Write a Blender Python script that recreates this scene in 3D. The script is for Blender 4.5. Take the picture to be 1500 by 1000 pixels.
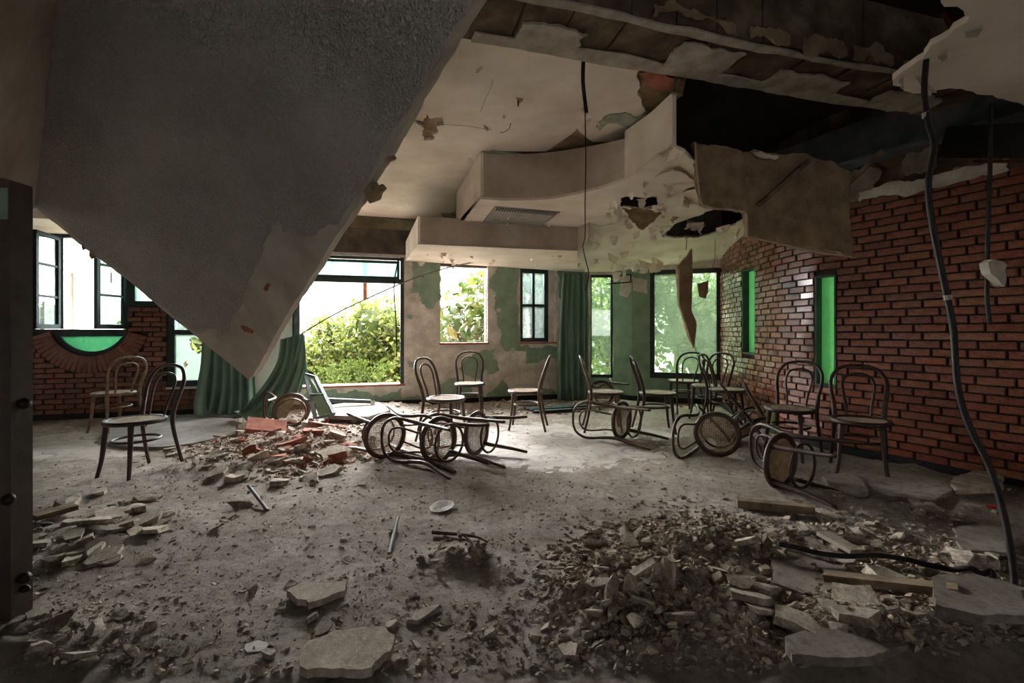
import bpy, math, random
import numpy as np
from mathutils import Vector, Matrix
from mathutils.geometry import tessellate_polygon

for o in list(bpy.data.objects):
    bpy.data.objects.remove(o)
S = bpy.context.scene
COL = S.collection
rnd = random.Random(7)

# ------------------------------------------------------------------ camera, sky, exposure
FPX, CX, HY, EYE = 667.0, 750.0, 485.0, 1.19        # focal length in pixels of the 1500 px frame, horizon row, eye height
cam_d = bpy.data.cameras.new('camera')
cam_d.sensor_width = 36.0
cam_d.lens = 36.0 * FPX / 1500.0
cam_d.shift_y = (HY - 500.0) / 1500.0
cam_d.clip_start = 0.05
cam = bpy.data.objects.new('camera', cam_d)
COL.objects.link(cam)
cam.location = (0, 0, EYE)
cam.rotation_euler = (math.pi / 2, 0, 0)
S.camera = cam

world = bpy.data.worlds.new('overcast_sky')
S.world = world
world.use_nodes = True
wn = world.node_tree.nodes
wn['Background'].inputs[0].default_value = (0.97, 0.98, 1.0, 1)
wn['Background'].inputs[1].default_value = 2.9
sun_d = bpy.data.lights.new('added_soft_sun', 'SUN')
sun_d.energy = 100.0; sun_d.angle = math.radians(110); sun_d.color = (1.0, 0.985, 0.96)
sun = bpy.data.objects.new('added_soft_sun', sun_d); COL.objects.link(sun)
sun.rotation_euler = Vector((0.16, -0.84, -0.50)).to_track_quat('-Z', 'Y').to_euler()      # added broad sun, stands in for a brighter sky to light the room
S.view_settings.view_transform = 'Standard'
S.view_settings.look = 'None'
S.view_settings.gamma = 1.0
S.view_settings.use_curve_mapping = False
S.view_settings.exposure = 0.82
S.cycles.max_bounces = 10
S.cycles.diffuse_bounces = 8
S.cycles.transparent_max_bounces = 24
S.cycles.sample_clamp_indirect = 60.0
S.cycles.caustics_reflective = False
S.cycles.caustics_refractive = False

# ------------------------------------------------------------------ measuring helpers
def P(px, py, Y):
    "point seen at pixel (px, py) at depth Y"
    return Vector(((px - CX) / FPX * Y, Y, EYE - (py - HY) / FPX * Y))
def PZ(px, py, Z):
    "point seen at pixel (px, py) at height Z"
    return P(px, py, (EYE - Z) * FPX / (py - HY))
def FL(px, py):
    return PZ(px, py, 0.0)
WD = Vector((1, .27, 0)).normalized()                # direction of the back wall
WO = Vector((-WD.y, WD.x, 0))                        # outward normal of the back wall
W0 = Vector((0, 7.78, 0))
WB = Matrix(((WD.x, WO.x, 0, W0.x), (WD.y, WO.y, 0, W0.y), (0, 0, 1, 0), (0, 0, 0, 1)))
def UZ(px, py=485):
    a = (px - CX) / FPX
    Y = W0.y / (1 - .27 * a)
    return (a * Y) / WD.x, EYE - (py - HY) / FPX * Y
def U(px): return UZ(px)[0]
def ZW(px, py): return UZ(px, py)[1]

# ------------------------------------------------------------------ mesh builder
class MB:
    def __init__(s): s.v, s.f = [], []
    def add(s, vs, fs):
        b = len(s.v); s.v += [tuple(v) for v in vs]; s.f += [tuple(b + i for i in f) for f in fs]; return s
    def box(s, x0, x1, y0, y1, z0, z1):
        return s.add([(x0,y0,z0),(x1,y0,z0),(x1,y1,z0),(x0,y1,z0),(x0,y0,z1),(x1,y0,z1),(x1,y1,z1),(x0,y1,z1)],
                     [(0,3,2,1),(4,5,6,7),(0,1,5,4),(1,2,6,5),(2,3,7,6),(3,0,4,7)])
    def bar(s, a, b, w, h, up=Vector((0,0,1))):
        a, b = Vector(a), Vector(b); d = (b - a).normalized()
        x = d.cross(up)
        if x.length < 1e-4: x = d.cross(Vector((0,1,0)))
        x.normalize(); y = x.cross(d)
        vs = [p + x * (sx * w / 2) + y * (sy * h / 2) for p in (a, b) for sx, sy in ((-1,-1),(1,-1),(1,1),(-1,1))]
        return s.add(vs, [(0,1,2,3),(7,6,5,4),(0,4,5,1),(1,5,6,2),(2,6,7,3),(3,7,4,0)])
    def tube(s, pts, r, seg=8, cap=True):
        pts = [Vector(p) for p in pts]; n = len(pts)
        rs = [r] * n if not isinstance(r, (list, tuple)) else r
        t0 = (pts[1] - pts[0]).normalized()
        ref = Vector((0,0,1)) if abs(t0.z) < .9 else Vector((1,0,0))
        nx = t0.cross(ref).normalized()
        vs, fs = [], []
        for i, p in enumerate(pts):
            t = (pts[min(i+1,n-1)] - pts[max(i-1,0)]).normalized()
            nx = (nx - t * nx.dot(t)).normalized(); ny = t.cross(nx)
            for k in range(seg):
                a = 2 * math.pi * k / seg
                vs.append(p + (nx * math.cos(a) + ny * math.sin(a)) * rs[i])
        for i in range(n - 1):
            for k in range(seg):
                fs.append((i*seg+k, i*seg+(k+1)%seg, (i+1)*seg+(k+1)%seg, (i+1)*seg+k))
        if cap:
            fs.append(tuple(range(seg))[::-1]); fs.append(tuple((n-1)*seg+k for k in range(seg)))
        return s.add(vs, fs)
    def ring(s, R, r, z, seg=32, sub=8, c=(0,0)):
        vs, fs = [], []
        for i in range(seg):
            a = 2*math.pi*i/seg
            for k in range(sub):
                b = 2*math.pi*k/sub; q = R + r*math.cos(b)
                vs.append((c[0]+q*math.cos(a), c[1]+q*math.sin(a), z + r*math.sin(b)))
        for i in range(seg):
            for k in range(sub):
                fs.append((i*sub+k, ((i+1)%seg)*sub+k, ((i+1)%seg)*sub+(k+1)%sub, i*sub+(k+1)%sub))
        return s.add(vs, fs)
    def lathe(s, prof, seg=32, closed=False):
        n = len(prof); vs, fs = [], []
        for i in range(seg):
            a = 2*math.pi*i/seg
            for r, z in prof: vs.append((r*math.cos(a), r*math.sin(a), z))
        for i in range(seg):
            j = (i+1) % seg
            for k in range(n if closed else n-1):
                fs.append((i*n+k, j*n+k, j*n+(k+1)%n, i*n+(k+1)%n))
        return s.add(vs, fs)
    def prism(s, loop, vec, holes=()):
        loops = [[Vector(p) for p in loop]] + [[Vector(p) for p in h] for h in holes]
        flat = [p for l in loops for p in l]; vec = Vector(vec); n = len(flat)
        tri = tessellate_polygon(loops)
        nrm = Vector((0,0,0))
        for t in tri: nrm += (flat[t[1]]-flat[t[0]]).cross(flat[t[2]]-flat[t[0]])
        fs = []
        for t in tri:
            t = tuple(t)
            fs.append(t if nrm.dot(vec) < 0 else t[::-1])
            u = tuple(i + n for i in t)
            fs.append(u[::-1] if nrm.dot(vec) < 0 else u)
        k = 0
        for l in loops:
            m = len(l)
            for i in range(m): fs.append((k+i, k+(i+1)%m, k+(i+1)%m+n, k+i+n))
            k += m
        return s.add(flat + [p + vec for p in flat], fs)
    def mesh(s, name, fix=True):
        me = bpy.data.meshes.new(name); me.from_pydata(s.v, [], s.f); me.update()
        if fix and len(s.f) < 60000:
            import bmesh
            bm = bmesh.new(); bm.from_mesh(me); bmesh.ops.recalc_face_normals(bm, faces=bm.faces); bm.to_mesh(me); bm.free()
        return me
    def build(s, name, mat, parent=None, smooth=False, fix=True):
        return obj(name, s.mesh(name, fix), mat, parent, smooth)

def obj(name, me, mat, parent=None, smooth=False):
    o = bpy.data.objects.new(name, me); COL.objects.link(o)
    if mat is not None and not me.materials: me.materials.append(mat)
    if parent is not None: o.parent = parent
    if smooth: me.polygons.foreach_set('use_smooth', [True] * len(me.polygons))
    return o
def empty(name, M=None, parent=None):
    o = bpy.data.objects.new(name, None); COL.objects.link(o); o.empty_display_size = .1
    if M is not None: o.matrix_world = M if isinstance(M, Matrix) else Matrix.Translation(M)
    if parent is not None: o.parent = parent
    return o
def tag(o, label, cat, group=None):
    o['label'] = label; o['category'] = cat
    if group: o['group'] = group
    return o
def struct(o, label=None, cat=None):
    o['kind'] = 'structure'
    if label: o['label'] = label
    if cat: o['category'] = cat
    return o
def stuff(o): o['kind'] = 'stuff'; return o
def copy_tree(o, M=None, parent=None):
    c = o.copy(); COL.objects.link(c); c.parent = parent
    if M is not None: c.matrix_world = M
    for ch in o.children: copy_tree(ch, None, c)
    return c
def rag(loop, amp=.02, minlen=.06, seed=1, closed=True):
    "ragged outline by repeated midpoint shifts in the loop's own plane"
    r = random.Random(seed); pts = [Vector(p) for p in loop]
    nrm = Vector((0,0,0))
    for i in range(len(pts)): nrm += pts[i].cross(pts[(i+1) % len(pts)])
    nrm.normalize()
    a = amp
    for _ in range(5):
        new = []
        n = len(pts)
        for i in range(n):
            p, q = pts[i], pts[(i+1) % n]; new.append(p); L = (q-p).length
            if L > minlen and (closed or i < n-1):
                d = (q-p).normalized().cross(nrm)
                new.append(p.lerp(q, r.uniform(.35,.65)) + d * r.uniform(-1,1) * min(a, L*.22))
        pts = new; a *= .7
    return pts
def curve(pts, n=6):
    "Catmull-Rom through points"
    pts = [Vector(p) for p in pts]; out = []
    for i in range(len(pts)-1):
        p0, p1, p2, p3 = pts[max(i-1,0)], pts[i], pts[i+1], pts[min(i+2,len(pts)-1)]
        for k in range(n):
            t = k/n
            out.append(.5*((2*p1)+(p2-p0)*t+(2*p0-5*p1+4*p2-p3)*t*t+(3*p1-p0-3*p2+p3)*t**3))
    out.append(pts[-1]); return out

# numpy value noise
_g = np.random.RandomState(3).rand(256, 256)
def vnoise(x, y):
    xi, yi = np.floor(x).astype(int), np.floor(y).astype(int); fx, fy = x-xi, y-yi
    fx, fy = fx*fx*(3-2*fx), fy*fy*(3-2*fy)
    a, b = _g[xi%256, yi%256], _g[(xi+1)%256, yi%256]; c, d = _g[xi%256, (yi+1)%256], _g[(xi+1)%256, (yi+1)%256]
    return (a*(1-fx)+b*fx)*(1-fy)+(c*(1-fx)+d*fx)*fy
def fbm(x, y, o=4):
    s, a, t = 0, 1, 0
    for k in range(o): s = s + a*vnoise(x*2**k+17*k, y*2**k+5*k); t += a; a *= .5
    return s/t

# ------------------------------------------------------------------ materials
def srgb(c):
    return tuple(((v/255)/12.92 if v/255 <= .04045 else ((v/255+.055)/1.055)**2.4) for v in c) + (1,)
class NT:
    def __init__(s, name):
        s.m = bpy.data.materials.new(name); s.m.use_nodes = True
        s.t = s.m.node_tree; s.n = s.t.nodes; s.b = s.n['Principled BSDF']; s.out = s.n['Material Output']
    def node(s, t, **k):
        n = s.n.new(t)
        for a, v in k.items(): setattr(n, a, v)
        return n
    def link(s, a, b): s.t.links.new(a, b)
    def noise(s, scale, detail=6, rough=.6, coord='Object', vec=None):
        n = s.node('ShaderNodeTexNoise'); n.inputs['Scale'].default_value = scale; n.inputs['Detail'].default_value = detail; n.inputs['Roughness'].default_value = rough
        if vec is None:
            tc = s.node('ShaderNodeTexCoord'); vec = tc.outputs[coord]
        s.link(vec, n.inputs['Vector']); return n.outputs['Fac']
    def ramp(s, fac, stops, interp='LINEAR'):
        r = s.node('ShaderNodeValToRGB'); r.color_ramp.interpolation = interp
        e = r.color_ramp.elements
        while len(e) < len(stops): e.new(.5)
        for q, (p, c) in zip(e, stops): q.position = p; q.color = c if len(c) == 4 else c + (1,)
        s.link(fac, r.inputs[0]); return r.outputs[0]
    def math(s, op, a, b=None, clamp=False):
        n = s.node('ShaderNodeMath', operation=op, use_clamp=clamp)
        for i, v in enumerate((a, b)):
            if v is None: continue
            if hasattr(v, 'node'): s.link(v, n.inputs[i])
            else: n.inputs[i].default_value = v
        return n.outputs[0]
    def mix(s, fac, a, b, mode='MIX'):
        n = s.node('ShaderNodeMix', data_type='RGBA', blend_type=mode)
        for k, v in ((0, fac), (6, a), (7, b)):
            if hasattr(v, 'node'): s.link(v, n.inputs[k])
            else: n.inputs[k].default_value = v
        return n.outputs[2]
    def bump(s, h, strength=.5, dist=.01):
        n = s.node('ShaderNodeBump'); n.inputs['Strength'].default_value = strength; n.inputs['Distance'].default_value = dist
        s.link(h, n.inputs['Height']); s.link(n.outputs[0], s.b.inputs['Normal'])
    def rand(s):
        a = s.node('ShaderNodeObjectInfo').outputs['Random']; b = s.node('ShaderNodeNewGeometry').outputs['Random Per Island']
        return s.math('FRACT', s.math('ADD', a, b))
    def col(s, v): s.link(v, s.b.inputs['Base Color'])
def pmat(name, c1, c2, scale=4, rough=.85, bump=.4, bscale=40, dist=.006, spec=.3, var=0, lo=.35, hi=.65, c3=None, coord='Object', dirt=None, dsc=18):
    m = NT(name); f = m.noise(scale, coord=coord)
    stops = [(lo, srgb(c1)), (hi, srgb(c2))]
    if c3: stops = [(lo, srgb(c1)), ((lo+hi)/2, srgb(c3)), (hi, srgb(c2))]
    c = m.ramp(f, stops)
    if dirt: c = m.mix(m.ramp(m.noise(dsc, 8, .72, coord=coord), [(.46, (0,0,0,1)), (.66, (.85,.85,.85,1))]), c, srgb(dirt))
    if var:
        v = m.math('ADD', m.math('MULTIPLY', m.rand(), var), 1 - var/2)
        cc = m.node('ShaderNodeCombineColor'); [m.link(v, cc.inputs[i]) for i in range(3)]
        c = m.mix(1.0, c, cc.outputs[0], 'MULTIPLY')
    m.col(c); m.b.inputs['Roughness'].default_value = rough; m.b.inputs['Specular IOR Level'].default_value = spec
    if bump: m.bump(m.noise(bscale, 5, .65, coord=coord), bump, dist)
    return m.m
M = {}
M['plaster'] = pmat('old_plaster', (188,180,170), (226,219,210), 3, .9, .6, 30, dirt=(172,161,149), dsc=5)
M['ceiling'] = pmat('ceiling_plaster', (208,195,180), (236,226,214), 1.6, .9, .35, 18, .01)
M['fascia'] = pmat('darker_fascia_plaster', (164,148,132), (208,196,184), 1.3, .85, .3, 20)  # plaster a tone darker than the ceiling fields
M['lath'] = pmat('fibre_backing', (126,106,82), (172,150,120), 6, .95, .9, 45, .012)
M['concrete'] = pmat('raw_concrete', (70,58,46), (128,112,94), 4, .95, .8, 30, .01, c3=(96,82,66))
M['limewash'] = pmat('lime_residue', (150,140,128), (188,180,170), 8, .95, .8, 50)
M['dullplaster'] = pmat('dull_plaster_rest', (112,102,88), (150,140,124), 7, .95, .8, 40)
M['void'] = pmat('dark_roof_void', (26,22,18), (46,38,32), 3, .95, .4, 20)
M['lintel'] = pmat('mouldy_lintel', (66,58,50), (104,94,84), 5, .9, .5, 30)
M['greenpaint'] = pmat('green_wall_paint', (122,144,122), (146,166,146), 5, .7, .25, 25, spec=.35)
M['greenwall'] = pmat('pale_green_wall', (120,146,126), (142,166,146), 4, .7, .25, 25)
M['greenframe'] = pmat('dark_green_frame_paint', (24,34,34), (44,60,58), 8, .5, .3, 60, spec=.5)
M['greyframe'] = pmat('grey_green_frame_paint', (58,78,78), (84,104,102), 9, .5, .3, 60, spec=.5)
M['dimmedcasement'] = pmat('dimmed_casement_paint', (20,30,30), (34,46,46), 8, .95, .3, 60, spec=.1)  # frame paint darkened to offset strong sun on the opened leaf
M['black'] = pmat('black_skirting', (20,22,24), (40,42,44), 9, .7, .3, 40)
M['door'] = pmat('dark_varnished_wood', (50,39,34), (86,68,60), 6, .5, .4, 50, spec=.5)
M['plank'] = pmat('weathered_wood', (86,72,58), (140,122,100), 10, .9, .6, 70)
M['iron'] = pmat('black_iron', (14,14,15), (32,30,30), 12, .5, .3, 60)
M['rust'] = pmat('rusty_iron', (60,30,20), (110,58,36), 12, .9, .6, 60)
M['steel'] = pmat('painted_steel', (60,66,72), (92,98,106), 5, .6, .2, 40)
M['cable'] = pmat('rubber_cable', (22,21,21), (42,40,39), 20, .6, .2, 80)
M['pipe'] = pmat('grey_conduit', (96,96,96), (130,128,126), 12, .6, .2, 60)
M['white'] = pmat('white_painted_render', (205,203,200), (232,230,226), 2, .9, .4, 15)
M['shard'] = pmat('plaster_shards', (148,136,120), (206,196,182), 6, .95, .8, 60, .006, var=.5, dirt=(122,106,90), dsc=9)
M['shard_dark'] = pmat('dirty_rubble', (136,121,105), (182,168,152), 8, .95, .9, 60, .006, var=.5, dirt=(104,88,72), dsc=12)
M['terracotta'] = pmat('terracotta_shards', (128,74,58), (168,108,90), 8, .9, .5, 60, .004, var=.45)
M['grit'] = pmat('fine_grit', (124,109,92), (184,170,154), 20, .95, .5, 90, .004, var=.8)
M['bark'] = pmat('bark', (60,48,38), (104,86,70), 12, .95, .9, 60)
M['red'] = pmat('red_plastic', (170,20,30), (200,30,40), 5, .3, 0, 10, spec=.6)
M['tin'] = pmat('white_enamel', (140,134,124), (180,174,165), 6, .6, .3, 60, dirt=(118,104,90))
M['earth'] = pmat('pale_bounce_ground', (168,164,150), (200,196,182), 2, .95, .6, 12)  # outdoor ground lightened to bounce daylight up to the ceiling
M['stain'] = pmat('rust_stain', (118,70,42), (150,100,66), 14, .9, .3, 50)
M['vent'] = pmat('vent_grille_metal', (150,146,140), (176,172,166), 10, .6, .3, 120)
M['cut'] = pmat('cut_board_edge', (176,156,128), (206,190,166), 12, .9, .4, 60)
M['hill'] = pmat('far_hill', (150,168,160), (176,190,184), 1, 1, 0)

# stippled coat of the fallen ceiling panel
m = NT('stippled_coat'); f = m.noise(1.2)
m.col(m.ramp(f, [(.3, srgb((164,159,152))), (.7, srgb((188,183,177)))])); m.b.inputs['Roughness'].default_value = .9
vo = m.node('ShaderNodeTexVoronoi', feature='SMOOTH_F1'); vo.inputs['Scale'].default_value = 80
tc = m.node('ShaderNodeTexCoord'); nz = m.node('ShaderNodeTexNoise'); nz.inputs['Scale'].default_value = 40
m.link(tc.outputs['Object'], nz.inputs['Vector'])
mx = m.node('ShaderNodeVectorMath', operation='MULTIPLY_ADD'); m.link(nz.outputs['Color'], mx.inputs[0]); mx.inputs[1].default_value = (.02,.02,.02); m.link(tc.outputs['Object'], mx.inputs[2])
m.link(mx.outputs[0], vo.inputs['Vector'])
m.bump(vo.outputs['Distance'], 1.0, .03); M['stipple'] = m.m

# glazed brick
m = NT('varnished_brick'); r = m.rand()
base = m.ramp(r, [(0, srgb((116,58,38))), (.35, srgb((140,70,44))), (.6, srgb((128,74,48))), (.8, srgb((150,92,60))), (1, srgb((102,52,40)))])
f = m.noise(26, 6, .7)
base = m.mix(m.ramp(f, [(.5, (0,0,0,1)), (.78, (1,1,1,1))]), base, srgb((138,100,80)))
base = m.mix(m.ramp(m.noise(3.0, coord='Object'), [(.35, (0,0,0,1)), (.7, (.5,.5,.5,1))]), base, srgb((72,38,30)))
m.col(base); m.b.inputs['Specular IOR Level'].default_value = .5
m.link(m.ramp(m.noise(9, 5), [(.3, (.14,.14,.14,1)), (.75, (.5,.5,.5,1))]), m.b.inputs['Roughness'])
m.b.inputs['Coat Weight'].default_value = .5; m.b.inputs['Coat Roughness'].default_value = .18
m.bump(m.noise(34, 5, .7), .45, .006); M['brick'] = m.m
M['mortar'] = pmat('raked_mortar', (36,32,30), (66,58,52), 9, .95, .6, 60)

# chairs
def woodmat(name, a, b, c):
    m = NT(name); f = m.noise(14, 6, .7)
    m.col(m.ramp(f, [(.35, srgb(a)), (.58, srgb(b)), (.8, srgb(c))])); m.b.inputs['Roughness'].default_value = .45
    m.bump(m.noise(60), .2, .003); return m.m
M['chair_dark'] = woodmat('dark_bentwood', (42,25,20), (62,39,31), (104,76,58))
M['chair_mid'] = woodmat('dusty_bentwood', (64,44,34), (90,66,52), (136,110,90))
M['chair_pale'] = woodmat('worn_bentwood', (92,68,54), (132,106,88), (172,150,130))
M['cane'] = pmat('dusty_cane', (116,94,76), (176,156,136), 14, .85, .3, 60)
M['cane_brown'] = pmat('brown_cane', (120,94,70), (168,140,110), 14, .85, .3, 60)

# dust and floor
m = NT('dusty_rubble_layer'); f = m.noise(1.7, 8, .65)
c = m.ramp(f, [(.32, srgb((130,116,104))), (.5, srgb((168,156,145))), (.7, srgb((200,191,183)))])
c = m.mix(m.ramp(m.noise(22, 6, .7), [(.45, (0,0,0,1)), (.7, (.75,.75,.75,1))]), c, srgb((104,89,74)))
m.col(c); m.b.inputs['Roughness'].default_value = .95; m.bump(m.noise(70, 10, .8), 1.0, .02); M['dust'] = m.m

m = NT('ring_patterned_tile_floor')
tc = m.node('ShaderNodeTexCoord'); mp = m.node('ShaderNodeMapping'); mp.inputs['Rotation'].default_value = (0,0,-.264); mp.inputs['Scale'].default_value = (2.35,2.35,1)
m.link(tc.outputs['Object'], mp.inputs[0])
fr = m.node('ShaderNodeVectorMath', operation='FRACTION'); m.link(mp.outputs[0], fr.inputs[0])
sb = m.node('ShaderNodeVectorMath', operation='SUBTRACT'); m.link(fr.outputs[0], sb.inputs[0]); sb.inputs[1].default_value = (.5,.5,0)
sp = m.node('ShaderNodeSeparateXYZ'); m.link(sb.outputs[0], sp.inputs[0])
d = m.math('SQRT', m.math('ADD', m.math('MULTIPLY', sp.outputs[0], sp.outputs[0]), m.math('MULTIPLY', sp.outputs[1], sp.outputs[1])))
ringm = m.math('LESS_THAN', m.math('ABSOLUTE', m.math('SUBTRACT', d, .27)), .045)
edge = m.math('GREATER_THAN', m.math('MAXIMUM', m.math('ABSOLUTE', sp.outputs[0]), m.math('ABSOLUTE', sp.outputs[1])), .494)
c = m.ramp(m.noise(3, 7, .65), [(.3, srgb((150,141,134))), (.7, srgb((196,188,181)))])
wear = m.ramp(m.noise(2.2, 5), [(.42, (0,0,0,1)), (.58, (.75,.75,.75,1))])
c = m.mix(m.math('MULTIPLY', ringm, wear), c, srgb((104,98,116)))
c = m.mix(m.math('MULTIPLY', edge, .6), c, srgb((96,88,82)))
c = m.mix(m.ramp(m.noise(5.5, 8, .7), [(.5, (0,0,0,1)), (.68, (.85,.85,.85,1))]), c, srgb((142,128,114)))
m.col(c); m.b.inputs['Roughness'].default_value = .6; m.bump(m.noise(40, 6, .7), .3, .004); M['floor'] = m.m

# cloth
m = NT('green_curtain_cloth')
m.col(m.ramp(m.noise(2.5), [(.3, srgb((98,126,113))), (.7, srgb((128,156,142)))])); m.b.inputs['Roughness'].default_value = .8; m.bump(m.noise(160), .2, .002)
tr = m.node('ShaderNodeBsdfTranslucent'); tr.inputs[0].default_value = srgb((80,122,104)); ms = m.node('ShaderNodeMixShader'); ms.inputs[0].default_value = .2
m.link(m.b.outputs[0], ms.inputs[1]); m.link(tr.outputs[0], ms.inputs[2]); m.link(ms.outputs[0], m.out.inputs[0]); M['curtain'] = m.m

# leaves
def leafmat(name, cols, tl=.45):
    m = NT(name); n = len(cols)
    c = m.ramp(m.rand(), [(i/(n-1), srgb(tuple(v*.6 for v in k))) for i, k in enumerate(cols)])
    m.col(c); m.b.inputs['Roughness'].default_value = .5
    tr = m.node('ShaderNodeBsdfTranslucent'); m.link(c, tr.inputs[0]); ms = m.node('ShaderNodeMixShader'); ms.inputs[0].default_value = tl
    m.link(m.b.outputs[0], ms.inputs[1]); m.link(tr.outputs[0], ms.inputs[2]); m.link(ms.outputs[0], m.out.inputs[0]); return m.m
M['ivy'] = leafmat('ivy_leaves', [(88,116,46),(136,164,58),(168,190,74),(206,214,106),(146,144,70)])
M['fern'] = leafmat('fern_leaves', [(92,126,34),(122,150,48),(106,134,40)], .3)
M['rubberleaf'] = leafmat('broad_leaves', [(66,100,30),(98,128,40),(132,148,54),(84,116,38),(150,136,48)], .3)
M['tree'] = leafmat('tree_leaves', [(104,140,70),(150,190,96),(190,214,130),(90,124,66)], .55)
M['fartree'] = leafmat('far_tree_leaves', [(120,150,60),(150,176,80),(140,160,90)])

# glass
def glass(name, tcol, dcol, dirt_lo, dirt_hi, scale=3, ripple=0, gloss=.08):
    m = NT(name); m.n.remove(m.b)
    t = m.node('ShaderNodeBsdfTransparent'); t.inputs[0].default_value = srgb(tcol)
    tl = m.node('ShaderNodeBsdfTranslucent'); tl.inputs[0].default_value = srgb(dcol)
    df = m.node('ShaderNodeBsdfDiffuse'); df.inputs[0].default_value = srgb(dcol)
    a = m.node('ShaderNodeMixShader'); a.inputs[0].default_value = .35; m.link(tl.outputs[0], a.inputs[1]); m.link(df.outputs[0], a.inputs[2])
    fac = m.ramp(m.noise(scale, 6, .65), [(.3, (dirt_lo,)*3), (.7, (dirt_hi,)*3)])
    b = m.node('ShaderNodeMixShader'); m.link(fac, b.inputs[0]); m.link(t.outputs[0], b.inputs[1]); m.link(a.outputs[0], b.inputs[2])
    g = m.node('ShaderNodeBsdfGlossy'); g.inputs['Roughness'].default_value = .12 if ripple else .03
    if ripple:
        bp = m.node('ShaderNodeBump'); bp.inputs['Strength'].default_value = .8; bp.inputs['Distance'].default_value = .01
        m.link(m.noise(ripple, 3), bp.inputs['Height']); m.link(bp.outputs[0], g.inputs['Normal']); m.link(bp.outputs[0], tl.inputs['Normal'])
    e = m.node('ShaderNodeMixShader'); e.inputs[0].default_value = gloss; m.link(b.outputs[0], e.inputs[1]); m.link(g.outputs[0], e.inputs[2])
    m.link(e.outputs[0], m.out.inputs[0]); return m.m
M['glass'] = glass('dusty_glass', (215,228,228), (120,126,126), .12, .35, 5)
M['glass_dirty'] = glass('grimy_glass', (206,218,204), (96,108,92), .16, .46, 2.2)
M['glass_clearish'] = glass('streaked_glass', (220,232,218), (110,126,108), .03, .16, 3)
M['glass_frost'] = glass('frosted_glass', (220,232,226), (128,140,134), .6, .85, 4)
M['glass_green'] = glass('green_rippled_glass', (146,204,150), (132,188,140), .55, .75, 8, 45)
M['glass_lobe'] = glass('pale_rippled_glass', (106,158,128), (84,128,104), .55, .75, 8, 45)
M['glass_mint'] = glass('pale_green_glass', (205,232,222), (110,136,126), .4, .65, 5)

# ------------------------------------------------------------------ structure: floor, walls, roof
ROOMX = (-9.0, 7.2); ROOMY = (-3.0, 9.2)
fl = MB().prism([(-9.0,-3.0,0),(7.2,-3.0,0),(4.6,2.4,0),(3.3,4.6,0),(3.25,5.6,0),(3.55,7.5,0),(1.4,8.35,0),(-9.0,5.55,0)], (0,0,-.12)).build('floor', M['floor'])
struct(fl, 'dusty pale tiled floor with faded ring pattern', 'floor')
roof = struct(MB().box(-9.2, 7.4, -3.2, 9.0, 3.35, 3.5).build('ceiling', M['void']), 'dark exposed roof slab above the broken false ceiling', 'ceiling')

# back wall: openings in (u, z)
u = U
ZT = 3.35
OPEN = []   # (u0,u1,z0,z1)
w1 = (u(44), u(188), ZW(130,487), ZW(130,344))
w1b = (u(188), u(240), ZW(215,448), ZW(130,344))
w2 = (u(244), u(348), ZW(290,566), ZW(130,344))
w3 = (u(428), u(592), ZW(590,562), ZW(590,377))
w4 = (u(645), u(714), ZW(680,502), ZW(680,386))
w5 = (u(762), u(814), ZW(790,501), ZW(790,393))
OPEN = [w1, w1b, w2, w3, w4, w5]
LC = ((u(75)+u(187))/2, 0)                           # lobe of the rounded window
LHW = (u(187)-u(75))/2; LDEP = w1[2] - ZW(130,521); LR = (LHW**2+LDEP**2)/(2*LDEP); LCZ = w1[2]-LDEP+LR
lobe_box = (u(60), u(200), .62, w1[2])
UL, URR = -9.4, 1.363/WD.x
TH = .26
def wall_cells(openings, u0, u1, z0, z1, y0, y1):
    us = sorted({u0, u1} | {a for o in openings for a in o[:2] if u0 < a < u1}); mb = MB()
    for a, b in zip(us, us[1:]):
        mid = (a+b)/2
        cuts = sorted((o[2], o[3]) for o in openings if o[0] <= mid <= o[1]); z = z0
        for c0, c1 in cuts:
            if c0 > z: mb.box(a, b, y0, y1, z, c0)
            z = max(z, c1)
        if z < z1: mb.box(a, b, y0, y1, z, z1)
    return mb
BRU = u(352)                                         # the brick part ends behind the left curtain
back = struct(empty('wall_back', WB), 'long back wall with brick bay, peeling green plaster and window openings', 'wall')
wall_cells(OPEN, BRU, URR + .05, 0, ZT, 0, TH).build('plaster_wall', M['plaster'], back)
core = wall_cells(OPEN + [lobe_box], UL, BRU, 0, ZT, .014, TH)
def arc(r, a0, a1, n): return [(LC[0]+r*math.cos(a0+(a1-a0)*i/n), LCZ+r*math.sin(a0+(a1-a0)*i/n)) for i in range(n+1)]
a1 = math.asin((w1[2]-LCZ)/LR); A0, A1 = -math.pi-a1, a1
lob = [(lobe_box[0], lobe_box[2]), (lobe_box[1], lobe_box[2]), (lobe_box[1], lobe_box[3])] + arc(LR, A1, A0, 16) + [(lobe_box[0], lobe_box[3])]
core.prism([(a, .014, z) for a, z in lob], (0, TH-.014, 0))
core.build('mortar_core', M['mortar'], back)
# a plain painted strip above the brick bay
MB().box(UL, BRU, -.002, .014, ZW(130,344), ZT).build('upper_plaster', M['ceiling'], back)

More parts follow.
